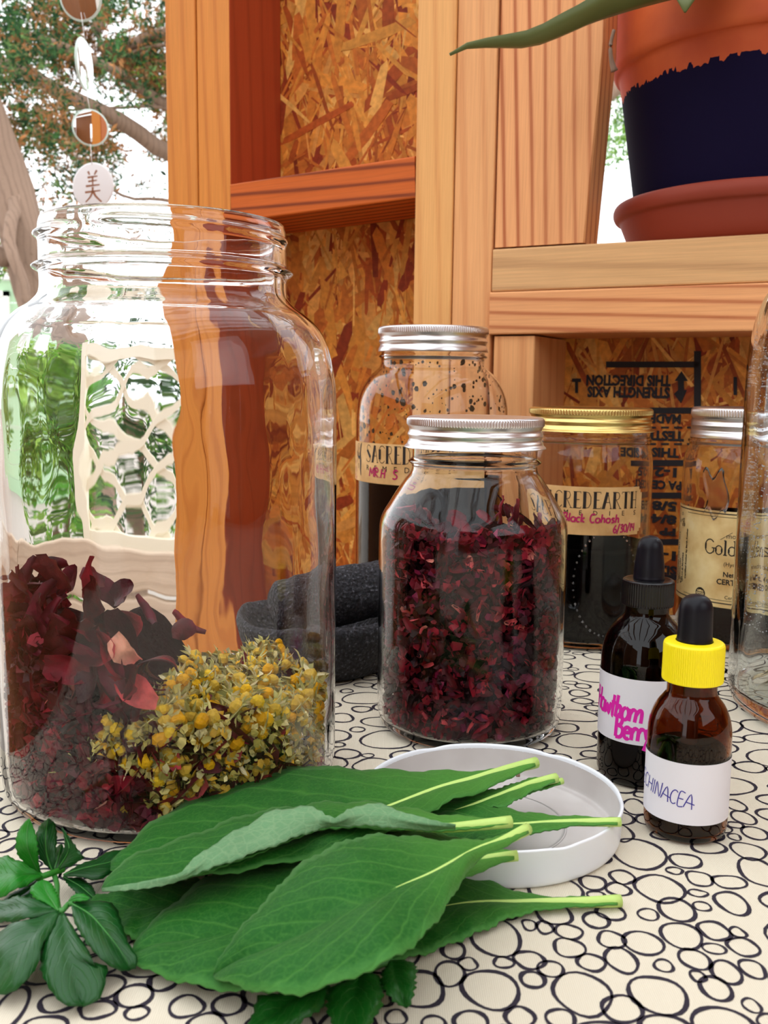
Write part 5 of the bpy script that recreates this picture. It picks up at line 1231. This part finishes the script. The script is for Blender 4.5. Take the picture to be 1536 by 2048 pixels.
for st, w_ in (([(-.26, .86), (-.16, .66)], .09), ([(.30, .90), (.14, .66)], .09), ([(-.30, .52), (.34, .58)], .08), ([(-.26, .30), (.30, .35)], .07), ([(.02, .60), (.02, .02)], .08), ([(-.42, .04), (.46, .10)], .08), ([(-.48, -.30), (.50, -.22)], .08), ([(.02, -.02), (-.02, -.34), (-.2, -.62), (-.46, -.84)], .09), ([(.02, -.26), (.2, -.55), (.56, -.86)], .11)):
    p = resample(st, 6); mb.add(ribbon([(q[0] * .025, q[1] * .025 - .001) for q in p], [w_ * .025 * 1.3 * (1.1 - .5 * k / 5) for k in range(6)]))
mesh('painted_character', [(x, y, .0003) for x, y, z in mb.v], mb.f, M['brown_ink'], wdsc, smooth=False)
# keep the drawing upright: the disc frame's Y must point up
pts = [aty(160, -60, 1.45), aty(160, -38, 1.45), aty(162, 25, 1.45), aty(170, 82, 1.45), aty(172, 177, 1.45), aty(180, 222, 1.45), aty(181, 288, 1.45), aty(184, 330, 1.45)]
for a, b in ((pts[0] + Vector((0, 0, .82)), pts[1]), (pts[2], pts[3]), (pts[4], pts[5]), (pts[6], pts[7])): mesh('line', *tube([a - hm.location, b - hm.location], .0005, 5), M['line'], hm)

# ================================================================ OUTDOORS
def branch(pts, r0, r1, n=9, seg=14, wob=.0, seed=0):
    r = random.Random(seed); P = resample(smoothp([tuple(p) for p in pts], 6), seg)
    return tube([Vector(p) + Vector((r.uniform(-wob, wob), r.uniform(-wob, wob), r.uniform(-wob, wob))) for p in P], [r0 + (r1 - r0) * k / (seg - 1) for k in range(seg)], n)
GR = [lin(74, 116, 66), lin(58, 96, 60), lin(112, 144, 86), lin(44, 78, 48)]; BR = [lin(176, 124, 78), lin(200, 140, 88), lin(150, 106, 72), lin(164, 132, 96)]; LG = [lin(120, 170, 70), lin(90, 150, 60), lin(150, 190, 90)]
def tuft(mb, c, s, r, col, k=7):
    ax_ = Vector((r.gauss(0, 1), r.gauss(0, 1), r.gauss(-.2, .7))).normalized()
    for _ in range(k):
        d = (ax_ + Vector((r.gauss(0, .55), r.gauss(0, .55), r.gauss(0, .55)))).normalized() * s * r.uniform(.6, 1.2); sd_ = d.cross(Vector((r.gauss(0, 1), r.gauss(0, 1), r.gauss(0, 1)))).normalized() * s * r.uniform(.08, .2); o = c + Vector((r.gauss(0, s * .35), r.gauss(0, s * .35), r.gauss(0, s * .35)))
        b = len(mb.v); mb.v += [tuple(o), tuple(o + d * .5 + sd_), tuple(o + d), tuple(o + d * .5 - sd_)]; mb.f.append((b, b + 1, b + 2, b + 3)); mb.m.append(0); sh = r.uniform(.6, 1.3); mb.c += [tuple(q * sh for q in col)] * 4
def tree(label, base, limbs, crown, seed, name='conifer_tree', s=.036):
    # limbs: [(points, r0, r1)]; crown: [(centre, radii, count, palette, gap threshold)]
    r = random.Random(seed); e = empty(name, base, label, 'tree')
    for k, (pts, r0, r1) in enumerate(limbs):
        mesh('trunk' if k == 0 else 'branch', *branch([p - base for p in pts], r0, r1, seed=seed + k, wob=r1 * .4), M['bark'], e)
    mb = MB()
    for c, rad, cnt, pal, gap in crown:
        k = 0; tries = 0
        while k < cnt and tries < cnt * 12:
            tries += 1; p = Vector((c.x + rad[0] * r.uniform(-1, 1), c.y + rad[1] * r.uniform(-1, 1), c.z + rad[2] * r.uniform(-1, 1)))
            if noise.noise(p * 2.6 + Vector((seed, 0, 0))) + .5 * noise.noise(p * 7) < gap: continue
            tuft(mb, p - base, s * r.uniform(.7, 1.4), r, r.choice(pal)); k += 1
    if mb.v: o = mb.build('foliage', M['needles'], e, smooth=False); o['kind'] = 'stuff'
    return e
GZ = -.06 - T - .0
def gp(px, py, y): return aty(px, py, y)
b0 = Vector((aty(150, 1100, 4.2).x + .15, 4.2, -.06))
tree('leaning bare-trunked conifer with brown and green needles behind the jar mouth at left', b0,
     [([b0, aty(125, 760, 4.2), aty(75, 560, 4.2), aty(28, 400, 4.25), aty(-28, 250, 4.3), aty(-110, 60, 4.4)], .13, .07),
      ([aty(75, 500, 4.2), aty(30, 520, 4.2), aty(-40, 500, 4.1)], .06, .03), ([aty(40, 385, 4.25), aty(20, 480, 4.0), aty(60, 620, 3.9)], .03, .02)],
     [(aty(60, 30, 4.6), (.45, .5, .30), 1260, GR + BR[:1], -0.03), (aty(40, 330, 4.8), (.30, .4, .32), 780, BR + GR, 0.07), (aty(30, 470, 4.5), (.22, .3, .2), 220, GR + LG + BR, 0.13)], 3)
b1 = Vector((aty(330, 900, 5.6).x + .6, 5.6, -.06))
tree('tall conifer with long diagonal branches seen between the left post and the hanging discs', b1,
     [([b1, aty(520, 700, 5.6), aty(500, 300, 5.6), aty(470, -200, 5.6)], .16, .10),
      ([aty(500, 420, 5.6), aty(340, 305, 5.6), aty(230, 240, 5.5), aty(110, 175, 5.4), aty(-40, 110, 5.3)], .055, .035),
      ([aty(490, 300, 5.6), aty(300, 190, 5.5), aty(190, 120, 5.4), aty(30, 60, 5.3)], .035, .018), ([aty(480, 60, 5.6), aty(330, 70, 5.6), aty(200, 90, 5.5), aty(205, 10, 5.5), aty(210, -90, 5.5)], .03, .035),
      ([aty(480, 120, 5.6), aty(320, 90, 5.5), aty(210, 130, 5.5), aty(150, 110, 5.4)], .014, .006), ([aty(490, 430, 5.6), aty(330, 400, 5.5), aty(240, 390, 5.5), aty(150, 310, 5.4)], .014, .006), ([aty(490, 250, 5.6), aty(320, 215, 5.5), aty(240, 215, 5.5), aty(130, 220, 5.5)], .012, .006)],
     [(aty(300, 60, 5.8), (.35, .5, .45), 990, BR + GR, 0.13), (aty(270, 190, 5.8), (.40, .4, .30), 780, BR + GR + LG[:1], 0.18), (aty(200, 110, 5.8), (.35, .4, .25), 600, BR, 0.18), (aty(250, 380, 5.8), (.40, .4, .30), 300, GR + BR, 0.28), (aty(120, 200, 5.8), (.3, .3, .3), 660, GR + BR, 0.16), (aty(90, 90, 5.6), (.4, .3, .3), 720, GR + BR, 0.10)], 8)
b2 = Vector((3.6, 6.4, -.06))
tree('green conifer behind the window, seen in the gap beside the terracotta pot', b2,
     [([b2, Vector((3.3, 6.4, 1.2)), aty(1290, 150, 6.4) + Vector((.9, 0, 0)), aty(1300, -200, 6.4) + Vector((.9, 0, .4))], .16, .10), ([aty(1300, 100, 6.4) + Vector((.9, 0, 0)), aty(1270, 150, 6.3), aty(1225, 190, 6.2), aty(1150, 230, 6.2)], .07, .05)],
     [(aty(1245, 260, 6.3), (.16, .4, .17), 240, LG + LG + GR[2:3], -0.07), (aty(1235, 110, 6.6), (.14, .3, .35), 180, LG + GR + BR, -0.02), (aty(1400, 100, 6.8), (.5, .4, .6), 420, GR + LG, -0.12)], 15)
# leafy shrubs seen through the left side of the big jar
def shrub(label, px, py, y, rad, cnt, pal, seed):
    c = aty(px, py, y); base = Vector((c.x, c.y, -.06))
    tree(label, base, [([base, (base + c) / 2, c], .025, .012)], [(c, rad, cnt, pal, -.25), (Vector((c.x, c.y, (c.z - .06) / 2 + .1)), (rad[0] * .8, rad[1] * .8, max(.05, (c.z - rad[2]) / 2)), cnt // 2, pal, -.1)], seed, 'shrub', .045)
shrub('bright green shrub seen through the left edge of the large jar', 80, 830, 3.0, (.17, .15, .22), 420, LG + GR[2:3], 21)
shrub('darker green shrub beyond the lattice fence', 260, 800, 3.6, (.35, .2, .28), 300, GR + LG[:1], 22)
# lattice fence behind the table, seen through the big jar
Y0 = 2.5; lf0 = aty(158, 1082, Y0); lf1 = aty(640, 1082, Y0); ztop = aty(158, 690, Y0).z; zb = lf0.z
lat = empty('lattice_fence', Vector((lf0.x, Y0, -.06)), 'cream lattice fence panel seen through the large open jar', 'fence')
def slat(a, b, w_, th, name, y):
    a, b = Vector(a), Vector(b); d = (b - a); L = d.length; vf = boxvf(-w_ / 2, w_ / 2, -th / 2, th / 2, -L / 2, L / 2, .001)
    o = mesh(name, *vf, M['lattice'], lat, (a + b) / 2 - lat.location, smooth=False); o.rotation_euler = (0, math.atan2(d.x, d.z), 0)
x0, x1 = lf0.x + .02, lf1.x - .02; Hh = ztop - zb
def diag(sg, y):
    step = .14; k = -12
    while k < 26:
        xs = x0 + k * step; k += 1
        pts = []
        xa, xb = (xs, xs + Hh) if sg > 0 else (xs + Hh, xs)      # 45 degrees: bottom x, top x
        t0, t1 = 0.0, 1.0
        for lim, s in ((x0, 1), (x1, -1)):
            da, db_ = s * (xa - lim), s * (xb - lim)
            if da < 0 and db_ < 0: t0 = 2
            elif da < 0: t0 = max(t0, da / (da - db_))
            elif db_ < 0: t1 = min(t1, da / (da - db_))
        if t1 - t0 < .03: continue
        f = lambda t_: (xa + (xb - xa) * t_, y, zb + Hh * t_)
        slat(f(t0), f(t1), .020, .006, 'slat', y)
diag(1, Y0 + .004); diag(-1, Y0 + .0105)
for px in (158, 640): q = aty(px, 1082, Y0); slat((q.x, Y0, -.06), (q.x, Y0, ztop + .05), .05, .05, 'fence_post', Y0)
for z in (zb, ztop): slat((lf0.x, Y0 - .004, z), (lf1.x, Y0 - .004, z), .05, .03, 'rail', Y0)
# weathered plank bed wall below the lattice and to its left
bed = empty('planter_box', Vector((lf0.x, Y0 - .2, -.06)), 'pale weathered plank planter below the lattice, seen through the large jar', 'planter')
zs = [aty(200, py, Y0 - .2).z for py in (1092, 1184, 1196, 1290, 1302, 1420)]
for (a, b) in ((0, 1), (2, 3), (4, 5)):
    for k in range(3):
        xa = lf0.x - .9 + k * .62; q = (zs[a] + zs[b]) / 2; h = (zs[a] - zs[b]) / 2
        o = mesh('plank', *boxvf(-h, h, -.018, .018, -.305, .305, .006), M['weathered'], bed, Vector((xa + .31, Y0 - .2, q)) - bed.location, smooth=False); o.rotation_euler = (0, math.pi / 2, 0)
for k in range(4): mesh('post', *boxvf(-.04, .04, -.03, .03, -.06 + .06, zs[0] + .06 - .01, .003), M['weathered'], bed, Vector((lf0.x - .88 + k * .6, Y0 - .14, -.06)) - bed.location, smooth=False)
# pale green cabin with a white-trimmed window, far left
cb = aty(40, 560, 8.0); cab = empty('cabin', Vector((cb.x, 8.0, -.06)), 'pale green cabin wall with a white-trimmed window at far left', 'building')
zt = cb.z; hgt = zt + .06
for k in range(10):
    h = hgt / 10; mesh('siding_board', *boxvf(-1.2, .16, -.02, .02 - .004 * (k % 2), k * h, (k + 1) * h - .006), M['green_wall'], cab, smooth=False)
mesh('eave_trim', *boxvf(-1.2, .18, -.05, .03, hgt, hgt + .05), M['white_trim'], cab, smooth=False)
wx0, wx1 = aty(-60, 600, 7.95).x - cb.x, aty(17, 600, 7.95).x - cb.x; wz1 = aty(10, 582, 7.95).z + .06; wz0 = wz1 - .55
fr = MB()
for bx in ((wx0, wx0 + .04, wz0, wz1), (wx1 - .04, wx1, wz0, wz1), (wx0, wx1, wz1 - .04, wz1), (wx0, wx1, wz0, wz0 + .04)): fr.add(boxvf(bx[0], bx[1], -.06, -.02, bx[2], bx[3]))
wf = fr.build('window_frame', M['white_trim'], cab, smooth=False)
mesh('pane', *boxvf(wx0 + .03, wx1 - .03, -.04, -.034, wz0 + .03, wz1 - .03), plain('curtained_pane', (.8, .82, .8), .1), wf, smooth=False)
